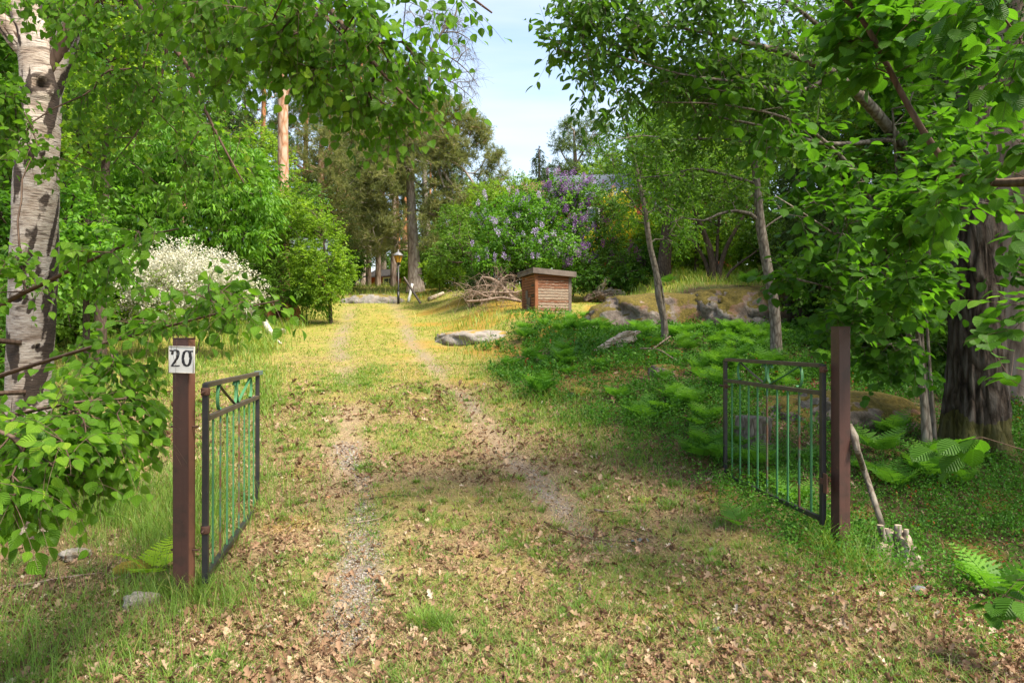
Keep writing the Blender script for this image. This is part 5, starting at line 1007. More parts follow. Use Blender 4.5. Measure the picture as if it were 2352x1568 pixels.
M['stone_b'] = stone_mat('small_blue_stone', (.07, .075, .08), (.13, .14, .15), (.21, .22, .23), .4)
def rock(name, label, c, size, m, seed=0, rz=0, amp=.18, sub=4, group=None, flat=1.0, cat='rock'):
    bm = bmesh.new(); bmesh.ops.create_icosphere(bm, subdivisions=sub, radius=1)
    V = np.array([v.co[:] for v in bm.verts]); Fc = np.array([[v.index for v in f.verts] for f in bm.faces]); bm.free()
    q = V * 1.3
    nz = fbm(q[:, 0] * 1.1 + q[:, 2] * .8 + seed * 3.7, q[:, 1] * 1.1 - q[:, 2] * .6, seed, 4) - .5
    n2 = fbm(q[:, 0] * 4 + q[:, 2] * 3 + seed, q[:, 1] * 4 + q[:, 2] * 2, seed + 5, 3) - .5
    n3 = fbm(q[:, 0] * 11 + q[:, 2] * 7 + seed, q[:, 1] * 11 + q[:, 2] * 5, seed + 9, 3) - .5
    n4 = np.abs(fbm(q[:, 0] * 2.2 + q[:, 2] * 1.5 + seed * 1.3, q[:, 1] * 2.2 - q[:, 2] * 2.4, seed + 13, 3) - .5)
    rr = 1 - np.exp(-(n4 / .035) ** 2) * amp * .5 + nz * amp * 4 + n2 * amp * 1.4 + n3 * amp * .5
    W = V * rr[:, None]; W = np.sign(W) * np.abs(W) ** .85
    W[:, 2] = np.where(W[:, 2] > flat, flat + (W[:, 2] - flat) * .45, W[:, 2])
    W = W * np.asarray(size)
    o = obj(name, mesh_np(name, W, [Fc], None, [m])); o.location = c; o.rotation_euler = (0, 0, rz)
    return tag(o, label, cat, group)
g0 = G(1110, 768)
rock('flat_rock', 'bare flat grey rock slab beside the driveway left of the wooden box', (g0[0] + .05, g0[1] + .2, g0[2] - .16), (1.25, 1.2, .30), M['rock_flat'], 3, .45, .10, 4, flat=.75)
g0 = P(1650, 715, 15.3)
rock('rock_outcrop', 'long granite outcrop with moss below the grassy shelf on the right', (3.75, 16.2, H(3.2, 15.2) - .05), (2.1, 1.2, .95), M['rock_brown'], 8, -.05, .13, 5, flat=.8)
rock('rock_outcrop', 'dark mossy end of the outcrop left of the leaning grey tree', (5.35, 15.6, H(4.6, 15.0) - .1), (1.45, 1.1, 1.15), M['rock_brown'], 12, .1, .15, 5, flat=.75)
gg = G(1640, 752)
rock('moss_mound', 'ochre moss covered boulder in front of the outcrop', (gg[0], gg[1] + .3, gg[2] - .02), (.55, .35, .2), M['moss'], 5, -.25, .12, 4)
gg = G(1745, 750); rock('boulder', 'small reddish boulder right of the mossy mound', (gg[0], gg[1], gg[2] + .05), (.25, .2, .16), M['rock'], 31, .4, .2, 3)
gg = G(1480, 855); rock('boulder', 'low boulder with ochre moss just right of the driftwood log', (gg[0] + .35, gg[1], gg[2] - .03), (.32, .22, .15), M['rock_brown'], 33, .4, .2, 4)
gg = G(1330, 905); rock('boulder', 'small orange mossed stone among ferns on the near bank', (gg[0], gg[1], gg[2] + .02), (.17, .15, .09), M['rock_moss'], 37, .4, .2, 3)
rock('boulder', 'big dark mossy boulder seen behind the right gate post', (3.95, 8.0, H(3.95, 8.0) - .12), (.8, .5, .42), M['rock_brown'], 14, .15, .16, 5, flat=.8)
rock('boulder', 'dark boulder seen through the bars of the right gate', (3.3, 8.4, H(3.3, 8.4) - .16), (.45, .4, .28), M['rock_brown'], 19, .6, .18, 4)
gg = G(160, 1290); rock('stone', 'pale grey stone at lower left', (gg[0], gg[1] + .06, gg[2] + .02), (.10, .07, .05), M['stone'], 22, .3, .28, 4)
gg = G(325, 1392); rock('stone', 'pale stone half hidden in grass left of the brown post foot', (gg[0], gg[1], gg[2] + .02), (.09, .06, .055), M['stone'], 25, .5, .25, 4)
gg = G(300, 1318); rock('stone', 'moss topped stone below the yellow fern', (gg[0], gg[1] + .02, gg[2] + .02), (.11, .07, .05), M['moss'], 27, .3, .15, 4)
gg = G(1470, 1243); rock('stone', 'small flat stone in the right wheel track', (gg[0], gg[1], gg[2]), (.07, .04, .02), M['stone_b'], 29, .3, .15, 3)
gg = G(2110, 1360); rock('stone', 'small blue grey stone below the coppiced stump', (gg[0], gg[1], gg[2]+.01), (.05, .04, .03), M['stone_b'], 39, .3, .15, 3)
gg = G(1655, 1450); rock('stone', 'small blue grey stone at the driveway edge in front', (gg[0], gg[1], gg[2]), (.05, .03, .02), M['stone_b'], 41, .3, .15, 3)
rock('rock_slab', 'low pale rock in the meadow left of the lantern', (*G(860, 692)[:2], G(860, 692)[2] - .1), (1.3, .8, .38), M['rock'], 44, .1, .12, 4)

# ------------------------------------------------------------------ posts, sign and gates
M['post'] = plain('brown_painted_post', (.072, .034, .028), .42, var=.3, ns=40, c2=(.055, .03, .025), bump=.25, spec=.4, thr=(.5, .62), chips=(.13, .065, .045), dirt=.30)
M['post_lit_side'] = plain('sunlit_red_brown_face', (.22, .095, .06), .5, var=.4, ns=25, c2=(.12, .055, .038), bump=.3, chips=(.08, .04, .03), dirt=.30)  # sunlight on the right side put into a brighter orange brown, plus chips and dirt
M['black'] = plain('black_paint', (.014, .014, .018), .42, var=.3, ns=50, c2=(.03, .026, .024), bump=.2, spec=.5, chips=(.09, .05, .035))
M['brownblack'] = plain('worn_dark_rail', (.055, .043, .034), .5, var=.5, ns=30, c2=(.10, .07, .05), bump=.3, spec=.5, chips=(.14, .08, .05))
M['green'] = plain('green_gate_paint', (.06, .20, .085), .55, var=.3, ns=45, c2=(.05, .155, .065), bump=.3, spec=.3, chips=(.12, .07, .04))
M['greenrust'] = plain('rusty_green_bar', (.05, .16, .09), .6, var=.4, ns=22, c2=(.13, .06, .035), bump=.3, thr=(.42, .55))
M['rust'] = plain('rusty_iron', (.10, .05, .035), .75, .3, .5, 40, .4, c2=(.17, .075, .04))
M['white'] = plain('white_board', (.72, .71, .69), .55, var=.12, ns=20, c2=(.62, .60, .56), bump=.1)
M['ink'] = plain('black_marker_ink', (.02, .02, .025), .6, var=.3, ns=200, c2=(.10, .10, .11), thr=(.55, .62), bump=.1)
def frame_xy(o, th): o.rotation_euler = (0, 0, th)
def make_post(label, x, y, top, bot, th, w=.09, edge='post'):
    t = thing('gate_post', label, 'gate post', (x, y, bot), th)
    g = Geo(); V, Fs = bevel_box(w, w, top - bot, (0, 0, (top - bot) / 2), .004); g.add(V, Fs); obj('shaft', (g, M['post'], False), t)
    if edge != 'post':
        g = Geo(); V, Fs = bevel_box(.003, w - .012, top - bot - .01, (w / 2 + .001, 0, (top - bot) / 2), .001); g.add(V, Fs); f = obj('sunlit_face', (g, M[edge], False), t); f['label'] = 'orange brown side of the post, coloured as sunlit'  # thin brighter slab: the sunlit side of the post, lit by its colour
    g = Geo(); V, Fs = bevel_box(w + .004, w + .004, .006, (0, 0, top - bot + .003), .002); g.add(V, Fs); obj('cap', (g, M['post'], False), t)
    return t
# left post: front face x 398-432, side face to 450
lp = P(432, 784, 3.95); make_post('brown square gate post carrying the number sign', lp[0] - .045, lp[1] + .045, 1.5 + 6 / F * 3.97, H(lp[0], 4) - .15, 0.0, .09, 'post_lit_side')
rp = P(1928, 784, 4.77); th = R(13)
c_ = rp[:2] + np.array([math.cos(th) - math.sin(th), math.sin(th) + math.cos(th)]) * .045 * np.array([1, 1])
c_ = rp[:2] + np.array([math.cos(th), math.sin(th)]) * .045 + np.array([-math.sin(th), math.cos(th)]) * .045
make_post('brown square gate post at the right side of the opening', c_[0], c_[1], 1.60, H(c_[0], c_[1]) - .12, th, .09)
# number sign
sg = P(417.5, 826, 3.94); s = thing('number_sign', 'white square sign with hand painted black number 20', 'sign', tuple(sg), R(-2))
s.rotation_euler = (0, R(1.2), R(-2))
g = Geo(); V, Fs = bevel_box(.152, .008, .156, (0, 0, 0), .003); g.add(V, Fs); obj('board', (g, M['white'], False), s)
g = Geo()
for dx in (-1, 1):
    V, Fs = tube([(dx * .0725, -.006, -.076), (dx * .0725, -.006, .076)], .0022, 6); g.add(V, Fs)
    V, Fs = tube([(-.074, -.006, dx * .0752), (.074, -.006, dx * .0752)], .0022, 6); g.add(V, Fs)
obj('raised_rim', (g, plain('yellowed_rim', (.62, .56, .46), .6)), s)
def digit(name, paths, seed):
    rng_ = np.random.default_rng(seed); g = Geo()
    for p in paths:
        p = np.array(p, float)
        for k in range(6):
            q = resample(np.column_stack([p[:, 0], np.zeros(len(p)), p[:, 1], np.full(len(p), .002)]), .006)[:, :3]
            q[:, 0] += rng_.normal(0, .0008, len(q)) + (k - 2.5) * .0024; q[:, 2] += rng_.normal(0, .0008, len(q)) + (k % 2 - .5) * .0016
            q[:, 1] = -.0052; V, Fs = tube(q, .0024, 5); V[:, 1] = -.0048 + (V[:, 1] + .0052) * .4; g.add(V, Fs)
    obj(name, (g, M['ink']), s)
digit('digit_two', [[(-.054, .030), (-.050, .048), (-.036, .055), (-.022, .048), (-.019, .030), (-.026, .008), (-.040, -.015), (-.052, -.034), (-.034, -.036), (-.012, -.034)]], 1)
digit('digit_zero', [[(.030, .053), (.016, .044), (.010, .018), (.012, -.012), (.024, -.032), (.038, -.034), (.050, -.018), (.054, .012), (.049, .040), (.038, .052), (.030, .053)]], 2)
digit('dash_mark', [[(-.067, .053), (-.058, .050)]], 3); digit('dash_mark', [[(.057, .052), (.066, .048)]], 4)

def scroll_path(kind, w, h):
    """ribbon centre lines in the panel between the two top rails (0..w, 0..h)"""
    c = w / 2
    if kind == 'curl_l':
        a = np.linspace(R(65), R(300), 22); r = h * .46
        return np.array([(.19 * w + r * .62 * np.cos(t), h * .5 + r * np.sin(t)) for t in a])
    if kind == 'diag_l': return np.array([(.19 * w + .012, h * .93), (.32 * w, h * .5), (.46 * w, h * .05)])
    if kind == 'mid_l': return np.array([(c - .085, h * .80), (c - .075, h * .94), (c - .045, h * .97), (c - .02, h * .8), (c - .012, h * .5), (c - .028, h * .2), (c - .06, h * .03)])
def ribbon(pts, w=.020, t=.005):
    """flat bar bent along pts (x, z), its broad side across the gate"""
    p = np.array(pts, float)
    q = resample(np.column_stack([p[:, 0], np.zeros(len(p)), p[:, 1], np.full(len(p), .01)]), .012)[:, :3]
    tn = nrm(np.gradient(q, axis=0)); nn = np.stack([-tn[:, 2], tn[:, 0] * 0, tn[:, 0]], -1)
    a = nn * t / 2; yv = np.array([0, w / 2, 0])
    V = np.stack([q - a - yv, q + a - yv, q + a + yv, q - a + yv], 1).reshape(-1, 3); m = len(q)
    i = np.arange(m - 1)[:, None] * 4; j = np.arange(4)[None]; j2 = (j + 1) % 4
    return V, [np.vstack([np.stack([i + j, i + j2, i + 4 + j2, i + 4 + j], -1).reshape(-1, 4), [[3, 2, 1, 0]], [[4 * m - 4, 4 * m - 3, 4 * m - 2, 4 * m - 1]]])]
def make_gate(label, A, B, z0, z1, over=0, nb=9, tilt=0):
    A = np.array(A); B = np.array(B); L = float(np.linalg.norm(B - A)); th = math.atan2(B[1] - A[1], B[0] - A[0])
    t = thing('gate', label, 'gate', (A[0], A[1], z0), th); t.rotation_euler = (0, tilt, th); h = z1 - z0
    def bx(name, sx, sz, x, z, m, sy=.03, n=None):
        g = Geo(); V, Fs = bevel_box(sx, sy, sz, (x, 0, z), .003); g.add(V, Fs); return obj(name, (g, M[m], False), t)
    bx('hinge_stile', .036, h + .004, .018, h / 2 - .01, 'black', .034)
    bx('latch_stile', .034, h - .02, L - .017, h / 2 - .01, 'black', .032)
    bx('top_rail', L - .075, .030, L / 2, h - .017, 'brownblack', .036)
    zr = h - .215
    bx('middle_rail', L - .072, .030, L / 2, zr, 'brownblack', .034)
    bx('bottom_rail', L - .072, .032, L / 2, .03, 'black', .034)
    if over:
        bx('rail_cap', .085 + over, .036, L + over / 2 - .01, h - .013, 'cap', .042)
    for i in range(nb):
        x = (i + 1) / (nb + 1) * L; r = 'greenrust' if i in (1, 4) else 'green'
        g = Geo(); V, Fs = bevel_box(.021, .009, zr - .015 - .046, (x, 0, (zr - .015 + .046) / 2), .002); g.add(V, Fs); obj('bar', (g, M[r], False), t)
    w = L - .07; hh = .17; x0 = .035; zb = zr + .016
    for kind in ('curl_l', 'diag_l', 'mid_l'):
        for mir in (0, 1):
            p = scroll_path(kind, w, hh); p = p if not mir else np.column_stack([w - p[:, 0], p[:, 1]])
            V, Fs = ribbon(p + [x0, zb]); g = Geo(); g.add(V, Fs)
            obj({'curl_l': 'scroll', 'diag_l': 'brace', 'mid_l': 'scroll'}[kind], (g, M['brownblack' if (kind == 'diag_l' and mir == 1 - int(nb == 8)) else 'green'], False), t)
    return t, L, h
M['cap'] = plain('grey_green_rail_cap', (.10, .17, .15), .5, var=.4, ns=30, c2=(.14, .10, .08))
def hinge(t, z, dx=-.045, plate=False):
    g = Geo(); V, Fs = lathe([(.0, -.022), (.024, -.022), (.026, -.016), (.026, .016), (.024, .022), (0, .022)], 16, (.012, 0, z)); g.add(V, Fs)
    V, Fs = tube([(.0, 0, z), (dx * .6, .004, z), (dx, .006, z - .004)], .007, 8); g.add(V, Fs)
    V, Fs = tube([(.03, .0, z + .004), (.058, -.004, z + .006)], .005, 8); g.add(V, Fs)
    return obj('hinge', (g, M['rust']), t)
a1 = P(470, 784, 3.98)[:2]; b1 = P(592, 784, 5.78)[:2]
gl, L1, h1 = make_gate('open iron gate leaf with green bars beside the numbered post', a1, b1, .10, 1.262, over=.10, nb=8, tilt=R(.5))
hinge(gl, h1 - .055); hinge(gl, .30)
a2 = P(1893, 784, 4.86)[:2]; b2 = P(1664, 784, 6.52)[:2]
gr, L2, h2_ = make_gate('open iron gate leaf with green bars on the shaded right side', a2, b2, .20, 1.345, over=0, nb=9)
hinge(gr, h2_ - .045, -.05)
g = Geo(); V, Fs = bevel_box(.05, .006, .14, (-.045, .02, .30), .002); g.add(V, Fs); V, Fs = tube([(-.02, .0, .36), (-.02, 0, .31), (-.03, -.004, .26), (-.042, -.004, .235)], .010, 10); g.add(V, Fs)
V, Fs = lathe([(0, -.02), (.03, -.02), (.03, .02), (0, .02)], 16, (.0, 0, .31)); g.add(V, Fs)
obj('latch_plate', (g, M['rust'], False), gr)
g = Geo(); V, Fs = tube([(L2 - .12, .0, h2_ - .27), (L2 + .10, 0, h2_ - .27)], .008, 8); g.add(V, Fs); V, Fs = bevel_box(.03, .03, .04, (L2 - .03, .0, h2_ - .27), .003); g.add(V, Fs); obj('latch_bolt', (g, M['rust']), gr)
# bolt stubs through left post are its own ironwork
t_ = bpy.data.objects['gate_post']
for z in (1.16, .44):
    g = Geo(); V, Fs = tube([(-.075, .0, z), (.085, 0, z)], .006, 8); g.add(V, Fs); V, Fs = bevel_box(.006, .028, .028, (-.05, 0, z), .002); g.add(V, Fs); obj('bolt', (g, M['rust']), t_)

# ------------------------------------------------------------------ wooden box with lid roof
M['board_red'] = plain('red_brown_boards', (.23, .085, .035), .8, var=.5, ns=18, c2=(.30, .13, .06), bump=.5)
def board_mat(name, amt):
    m, nt, b, out = mat(name); n = N(nt); co = n.coord('Object', (1.5, 1.5, 9)); f = n.noise(co, 5, 7, .68); g = n.noise(n.coord('Object'), 60, 5)
    c = n.mix(n.ramp(f, [(.52 - amt * .16, 0.), (.58 - amt * .16, 1.)]), (.20, .08, .04), n.ramp(g, [(.3, (.22, .16, .11)), (.7, (.42, .35, .28))]))
    n.ln(c, b.inputs['Base Color']); b.inputs['Roughness'].default_value = .85; n.bump(f, .4, .01, b); return m
M['b0'] = board_mat('flaked_board_low', .0); M['b1'] = board_mat('flaked_board', .75); M['b_1'] = board_mat('brown_board', -.7)
M['roofwood'] = plain('grey_roof_board', (.16, .13, .11), .85, var=.5, ns=20, c2=(.09, .07, .06), bump=.4)
k0 = G(1250, 722); D0 = 18.0; kx = P(1230, 715, D0)
hz = float(H(kx[0] + .4, D0 + .2)) - .10
bx0 = thing('wooden_box', 'small weathered wooden box house with flaking boards and slab roof', 'wooden box', (kx[0], kx[1], hz), R(19))
top_r = P(0, 626, D0)[2] - hz; W = 1.02
g = Geo()
g.add(*box_v(W - .04, W - .04, top_r - .12, (W / 2, W / 2, (top_r - .12) / 2 + .06)), ) if False else None
V, f = box_v(W - .05, W - .05, top_r - .16, (W / 2, W / 2, (top_r - .16) / 2 + .05)); g.add(V, [f]); obj('inner_wall', (g, M['b_dark'], False), bx0)
nb_ = 14; rngb = np.random.default_rng(4)
for side in (0, 1):
    for k in range(nb_):
        z = .07 + k * (top_r - .10) / nb_; hb_ = (top_r - .10) / nb_ - .015
        m = M['b_1'] if side == 0 or k > 11 else (M['b1'] if k < 9 and k != 4 and k != 1 else M['b0'])  # top boards and left side take the darker brown board
        g = Geo(); sz_ = W - .14
        Mx = np.array([[1, 0, 0], [0, math.cos(.12), -math.sin(.12)], [0, math.sin(.12), math.cos(.12)]])
        V, Fs = bevel_box(sz_, .016, hb_, (0, 0, 0), .003, Mx)
        if side: V = V + [W / 2, .003, z + hb_ / 2]
        else: V = np.stack([V[:, 1] + .003, V[:, 0] * -1 + W / 2, V[:, 2] + z + hb_ / 2], -1); Fs = [q[:, ::-1] for q in Fs]
        g.add(V, Fs); o = obj('board', (g, m, False), bx0)
for (x, y, m) in ((.03, .03, 'board_red'), (W - .03, .03, 'roofwood'), (.03, W - .03, 'board_red'), (W - .03, W - .03, 'board_red')):
    g = Geo(); V, Fs = bevel_box(.085, .085, top_r - .03, (x, y, (top_r - .03) / 2), .004); g.add(V, Fs); obj('corner_post', (g, M[m], False), bx0)
g = Geo(); V, Fs = bevel_box(.012, .26, .42, (-.022, .36 + .12, .30), .003); g.add(V, Fs); V, Fs = bevel_box(.012, .16, .22, (-.021, .62, .60), .003); g.add(V, Fs); obj('patch_panel', (g, M['roofwood'], False), bx0)
for z in (.55, .82):
    g = Geo(); V, Fs = bevel_box(.01, .20, .05, (-.022, .16, z), .003); g.add(V, Fs); obj('hinge', (g, M['black'], False), bx0)
g = Geo(); th2 = -R(0)
Mr = np.array(Matrix.Rotation(R(3.5), 3, 'Y') @ Matrix.Rotation(R(-1), 3, 'X'))
V, Fs = bevel_box(W + .22, W + .20, .035, (0, 0, .06), .004); g.add(V @ Mr.T + [W / 2, W / 2, top_r], Fs)
for (sx, sy, x, y) in ((W + .22, .035, 0, -(W + .20) / 2), (W + .22, .035, 0, (W + .20) / 2), (.035, W + .12, -(W + .16) / 2, 0), (.035, W + .12, (W + .16) / 2, 0)):
    V, Fs = bevel_box(sx, sy, .115, (x, y, -.012), .004); g.add(V @ Mr.T + [W / 2, W / 2, top_r], Fs)
obj('roof', (g, M['roofwood'], False), bx0)

# ------------------------------------------------------------------ lantern, plank, pipe, drum, boards, logs
lg_ = G(915, 698); lg_[2] = H(lg_[0], lg_[1])
sL = lg_[1] / 27.
t = thing('lamp_post', 'garden lantern on a thin black pole at the end of the drive', 'lamp post', tuple(lg_))
HL = (698 - 607) / F * lg_[1]
g = Geo(); V, Fs = tube([(0, 0, 0), (0, 0, .5)], .05, 12); g.add(V, Fs); V, Fs = tube([(0, 0, .5), (0, 0, .56), (0, 0, HL)], [.05, .033, .033], 12); g.add(V, Fs)
V, Fs = lathe([(0, HL), (.06, HL), (.04, HL + .03), (.085, HL + .05), (.085, HL + .07), (0, HL + .07)], 12); g.add(V, Fs); obj('pole', (g, M['black']), t)
am, nt, b, out = mat('amber_glass'); b.inputs['Base Color'].default_value = (.75, .38, .04, 1); b.inputs['Roughness'].default_value = .15; b.inputs['Transmission Weight'].default_value = .35
g = Geo(); V, Fs = lathe([(0, HL + .07), (.09, HL + .07), (.175, HL + .33), (0, HL + .33)], 6); g.add(V, Fs); obj('lantern_glass', (g, am, False), t)
g = Geo()
for k in range(6):
    a = k * math.pi / 3; V, Fs = tube([(.092 * math.cos(a), .092 * math.sin(a), HL + .07), (.18 * math.cos(a), .18 * math.sin(a), HL + .33)], .009, 5); g.add(V, Fs)
obj('lantern_frame', (g, M['black']), t)
g = Geo(); V, Fs = lathe([(0, HL + .33), (.21, HL + .33), (.20, HL + .36), (.09, HL + .46), (.05, HL + .48), (.02, HL + .50), (.025, HL + .54), (0, HL + .60)], 12); g.add(V, Fs); obj('lantern_cap', (g, plain('grey_metal_cap', (.22, .22, .23), .5, .2)), t)
def stick(name, label, cat, pts, r, m, n=10, group=None, sq=False):
    pts = np.array(pts, float); g = Geo()
    if sq:
        V, Fs = tube(pts, r, 4); g.add(V, Fs); o = obj(name, (g, M[m], False))
    else:
        q = resample(np.column_stack([pts, np.broadcast_to(r, (len(pts),))]), .12); V, Fs = tube(q[:, :3], q[:, 3], n); g.add(V, Fs); o = obj(name, (g, M[m]))
    return tag(o, label, cat, group)
e1 = G(966, 697); stick('plank', 'dark plank leaning against the lantern area', 'plank', [e1, P(928, 637, e1[1] + .6)], .045, 'roofwood', sq=True); bpy.data.objects['plank']['label'] = 'grey plank leaning to the left behind the lantern pole'
e1 = G(938, 694); stick('pipe', 'white pipe standing askew right of the lantern', 'pipe', [e1, P(947, 652, e1[1] + .2)], .055, 'white')
gd = G(652, 744); t = thing('rusty_drum', 'rusty drum lying on its side in long grass', 'drum', (gd[0], gd[1], gd[2] + .30), R(-18))
g = Geo(); a = [(.36, -.0), (.375, .01), (.36, .03), (.36, .28), (.375, .30), (.36, .32), (.36, .60), (.375, .62), (.34, .62), (.34, .02), (.36, 0)]
V, Fs = lathe(a, 40); V = np.stack([V[:, 0], V[:, 2] - .3, V[:, 1]], -1); g.add(V, [f[:, ::-1] for f in Fs]); obj('shell', (g, plain('orange_rust', (.55, .23, .10), .85, 0, .3, 18, .4, c2=(.38, .14, .06))), t)
g = Geo(); V, Fs = lathe([(0, .5), (.345, .5)], 40); V = np.stack([V[:, 0], V[:, 2] - .3, V[:, 1]], -1); g.add(V, Fs); obj('drum_bottom', (g, M['rust']), t)
wb = G(575, 735); g = Geo(); V, Fs = bevel_box(.34, .03, .42, (0, 0, .18), .004); g.add(V, Fs); o = obj('white_board', (g, M['white'], False), None, tuple(wb)); o.rotation_euler = (R(-20), R(12), .3); tag(o, 'white board leaning at the foot of the white flowering bush', 'board')
M['b_birchlog'] = bark_mat('birch_log_bark', [(0.2, (.10, .08, .07)), (.45, (.55, .50, .45)), (.8, (.72, .68, .62))], (1, 1, 1), 8, .4, .01)
a = G(606, 752); b_ = G(622, 772); stick('birch_log', 'short white birch log lying in the grass by the drum', 'log', [a + [0, .1, .16], (a + b_) / 2 + [0, 0, .12], b_ + [0, 0, .08]], .085, 'b_birchlog')
a = G(622, 772); b_ = G(645, 790); stick('fallen_stick', 'pale split stick at the grass edge below the birch log', 'stick', [a + [0, 0, .04], b_ + [0, 0, .015]], .025, 'b_birchlog', 6)
a = G(985, 692); b_ = G(1018, 680); stick('fallen_log', 'bleached log lying on the slope right of the lantern', 'log', [a + [0, 0, .08], b_ + [0, 0, .12]], [.09, .07], 'wood_grey')
gg = G(596, 770); rock('stone', 'pale round stone left of the birch log', (gg[0], gg[1], gg[2] + .05), (.12, .09, .09), M['stone'], 46, .3, .15, 3)
gg = G(650, 765); rock('stone', 'small pale stone right of the birch log', (gg[0], gg[1], gg[2] + .05), (.08, .07, .08), M['stone'], 47, .3, .15, 3)
# driftwood log
def gnarl(name, label, cat, rows, m, seed=0, amp=.25, group=None, ns=28):
    """gnarled wood: a tube whose section is pushed about by noise, with long grooves"""
    q = resample(np.array(rows, float), .02); V, Fs = tube(q[:, :3], q[:, 3], ns)
    k = len(q); ax = np.repeat(q[:, :3], ns, 0); rr = np.repeat(q[:, 3], ns); a = np.tile(np.linspace(0, 2 * np.pi, ns, endpoint=False), k); s_ = np.repeat(np.arange(k) * .02, ns)
    f = fbm(np.cos(a) * 2.2 + seed, np.sin(a) * 2.2 + s_ * 3.0, seed, 4) - .5; f2 = fbm(np.cos(a) * 7 + seed, np.sin(a) * 7 + s_ * 1.5, seed + 3, 3) - .5
    body = V[:k * ns]; V[:k * ns] = ax + (body - ax) * (1 + (f * 2.2 + f2 * .9) * amp * 2)[:, None]
    g = Geo(); g.add(V, Fs); return tag(obj(name, (g, M[m])), label, cat, group)
gA = G(1372, 812)
dl = gA[1]
def onP(x, y, D): return P(x, y, D)
t = thing('driftwood_log', 'bleached twisted root log lying among the ferns', 'log', tuple(gA))
def gn_child(name, rows, m, seed, amp=.25):
    o = gnarl(name, None, None, rows, m, seed, amp); o.data.transform(Matrix.Translation(-Vector(t.location))); o.parent = t; return o
gn_child('trunk', [[*P(1362, 808, dl), .02], [*P(1385, 796, dl), .055], [*P(1415, 782, dl + .1), .11], [*P(1440, 774, dl + .15), .12], [*P(1458, 772, dl + .2), .07]], 'wood_log', 3, .45)
gn_child('root', [[*P(1425, 790, dl), .07], [*P(1420, 815, dl), .06], [*P(1400, 832, dl - .1), .05]], 'wood_log', 7, .45)
gn_child('root', [[*P(1440, 780, dl + .1), .06], [*P(1452, 808, dl + .1), .07], [*P(1440, 836, dl), .08]], 'wood_root', 9, .45)
gn_child('root', [[*P(1445, 774, dl + .1), .04], [*P(1462, 764, dl + .2), .03], [*P(1470, 762, dl + .3), .015]], 'wood_log', 11, .4)
# uprooted stump by the box
gA = G(1385, 696); dl = gA[1]
t = thing('uprooted_stump', 'dark upturned root stump right of the wooden box', 'stump', tuple(gA))
for i, (rows) in enumerate([
    [[1400, 690, .16], [1385, 682, .15], [1365, 680, .12], [1342, 690, .08]], [[1375, 684, .10], [1378, 664, .085], [1388, 650, .075], [1396, 638, .07]],
    [[1380, 676, .06], [1395, 667, .05], [1406, 660, .035]], [[1385, 682, .13], [1410, 678, .11], [1425, 690, .08], [1434, 694, .03]],
    [[1390, 672, .07], [1415, 670, .06], [1436, 676, .05]], [[1370, 688, .10], [1352, 694, .08], [1342, 694, .02]]]):
    gn_child(['stump_body', 'trunk', 'branch', 'root', 'branch', 'root'][i], [[*P(x, y, dl + .05 * (i % 3)), r] for x, y, r in rows], ['wood_root', 'wood_log', 'wood_log', 'wood_root', 'wood_log', 'wood_root'][i], 20 + i, .45)
# sawn stump seen through the right gate
gA = P(1728, 1010, 7.2); zt = P(0, 970, 7.2)[2]; z0 = float(H(gA[0], 7.2))
t = thing('tree_stump', 'old sawn stump seen through the bars of the right gate', 'stump', (gA[0], 7.2, z0))
gn_child('stump_wood', [[gA[0], 7.2, z0 - .05, .20], [gA[0], 7.2, z0 + .1, .165], [gA[0] + .01, 7.2, max(zt, z0 + .32), .155]], 'b_grey', 41, .18)
# coppiced stump with sawn stems by the right post and the stick leaning on it
gA = G(2050, 1285); dl = gA[1]
t = thing('coppice_stump', 'cluster of short sawn stems right of the gate post', 'stump', tuple(gA))
gn_child('stump_body', [[*P(2050, 1310, dl), .17], [*P(2056, 1275, dl), .14], [*P(2058, 1240, dl), .11], [*P(2055, 1222, dl), .06]], 'wood_grey', 51, .5)
gn_child('root', [[*P(2075, 1270, dl), .05], [*P(2105, 1290, dl - .05), .04], [*P(2112, 1315, dl - .1), .02]], 'wood_grey', 53, .4)
for i, (x, y, x2, y2, r) in enumerate([(2035, 1268, 2022, 1206, .024), (2046, 1262, 2036, 1214, .019), (2058, 1262, 2063, 1206, .025), (2072, 1262, 2082, 1216, .018), (2082, 1292, 2101, 1256, .014), (2044, 1290, 2026, 1246, .02), (2064, 1285, 2070, 1240, .016)]):
    V, Fs = tube(resample([[*P(x, y, dl - .03), r], [*P((x + x2) / 2, (y + y2) / 2, dl - .05), r], [*P(x2, y2, dl - .05), r * .96]], .03)[:, :3] - gA, r, 12); g = Geo(); g.add(V, Fs); obj('sawn_stem', (g, M['b_grey']), t)
    e = P(x2, y2, dl - .05) - gA; g = Geo(); V, Fs = lathe([(0, .004), (r * .9, .003)], 12, (e[0], e[1], e[2])); g.add(V, Fs); obj('cut_end', (g, plain('cut_wood', (.45, .36, .27), .8)), t)
stick('leaning_stick', 'bare stick leaning against the right gate post', 'stick', [P(2026, 1206, dl - .02) , P(2005, 1140, dl + .05), P(1985, 1080, dl + .2), P(1968, 1030, 4.75), P(1962, 1002, 4.80), P(1952, 975, 4.86)], [.022, .021, .021, .022, .028, .016], 'b_grey')
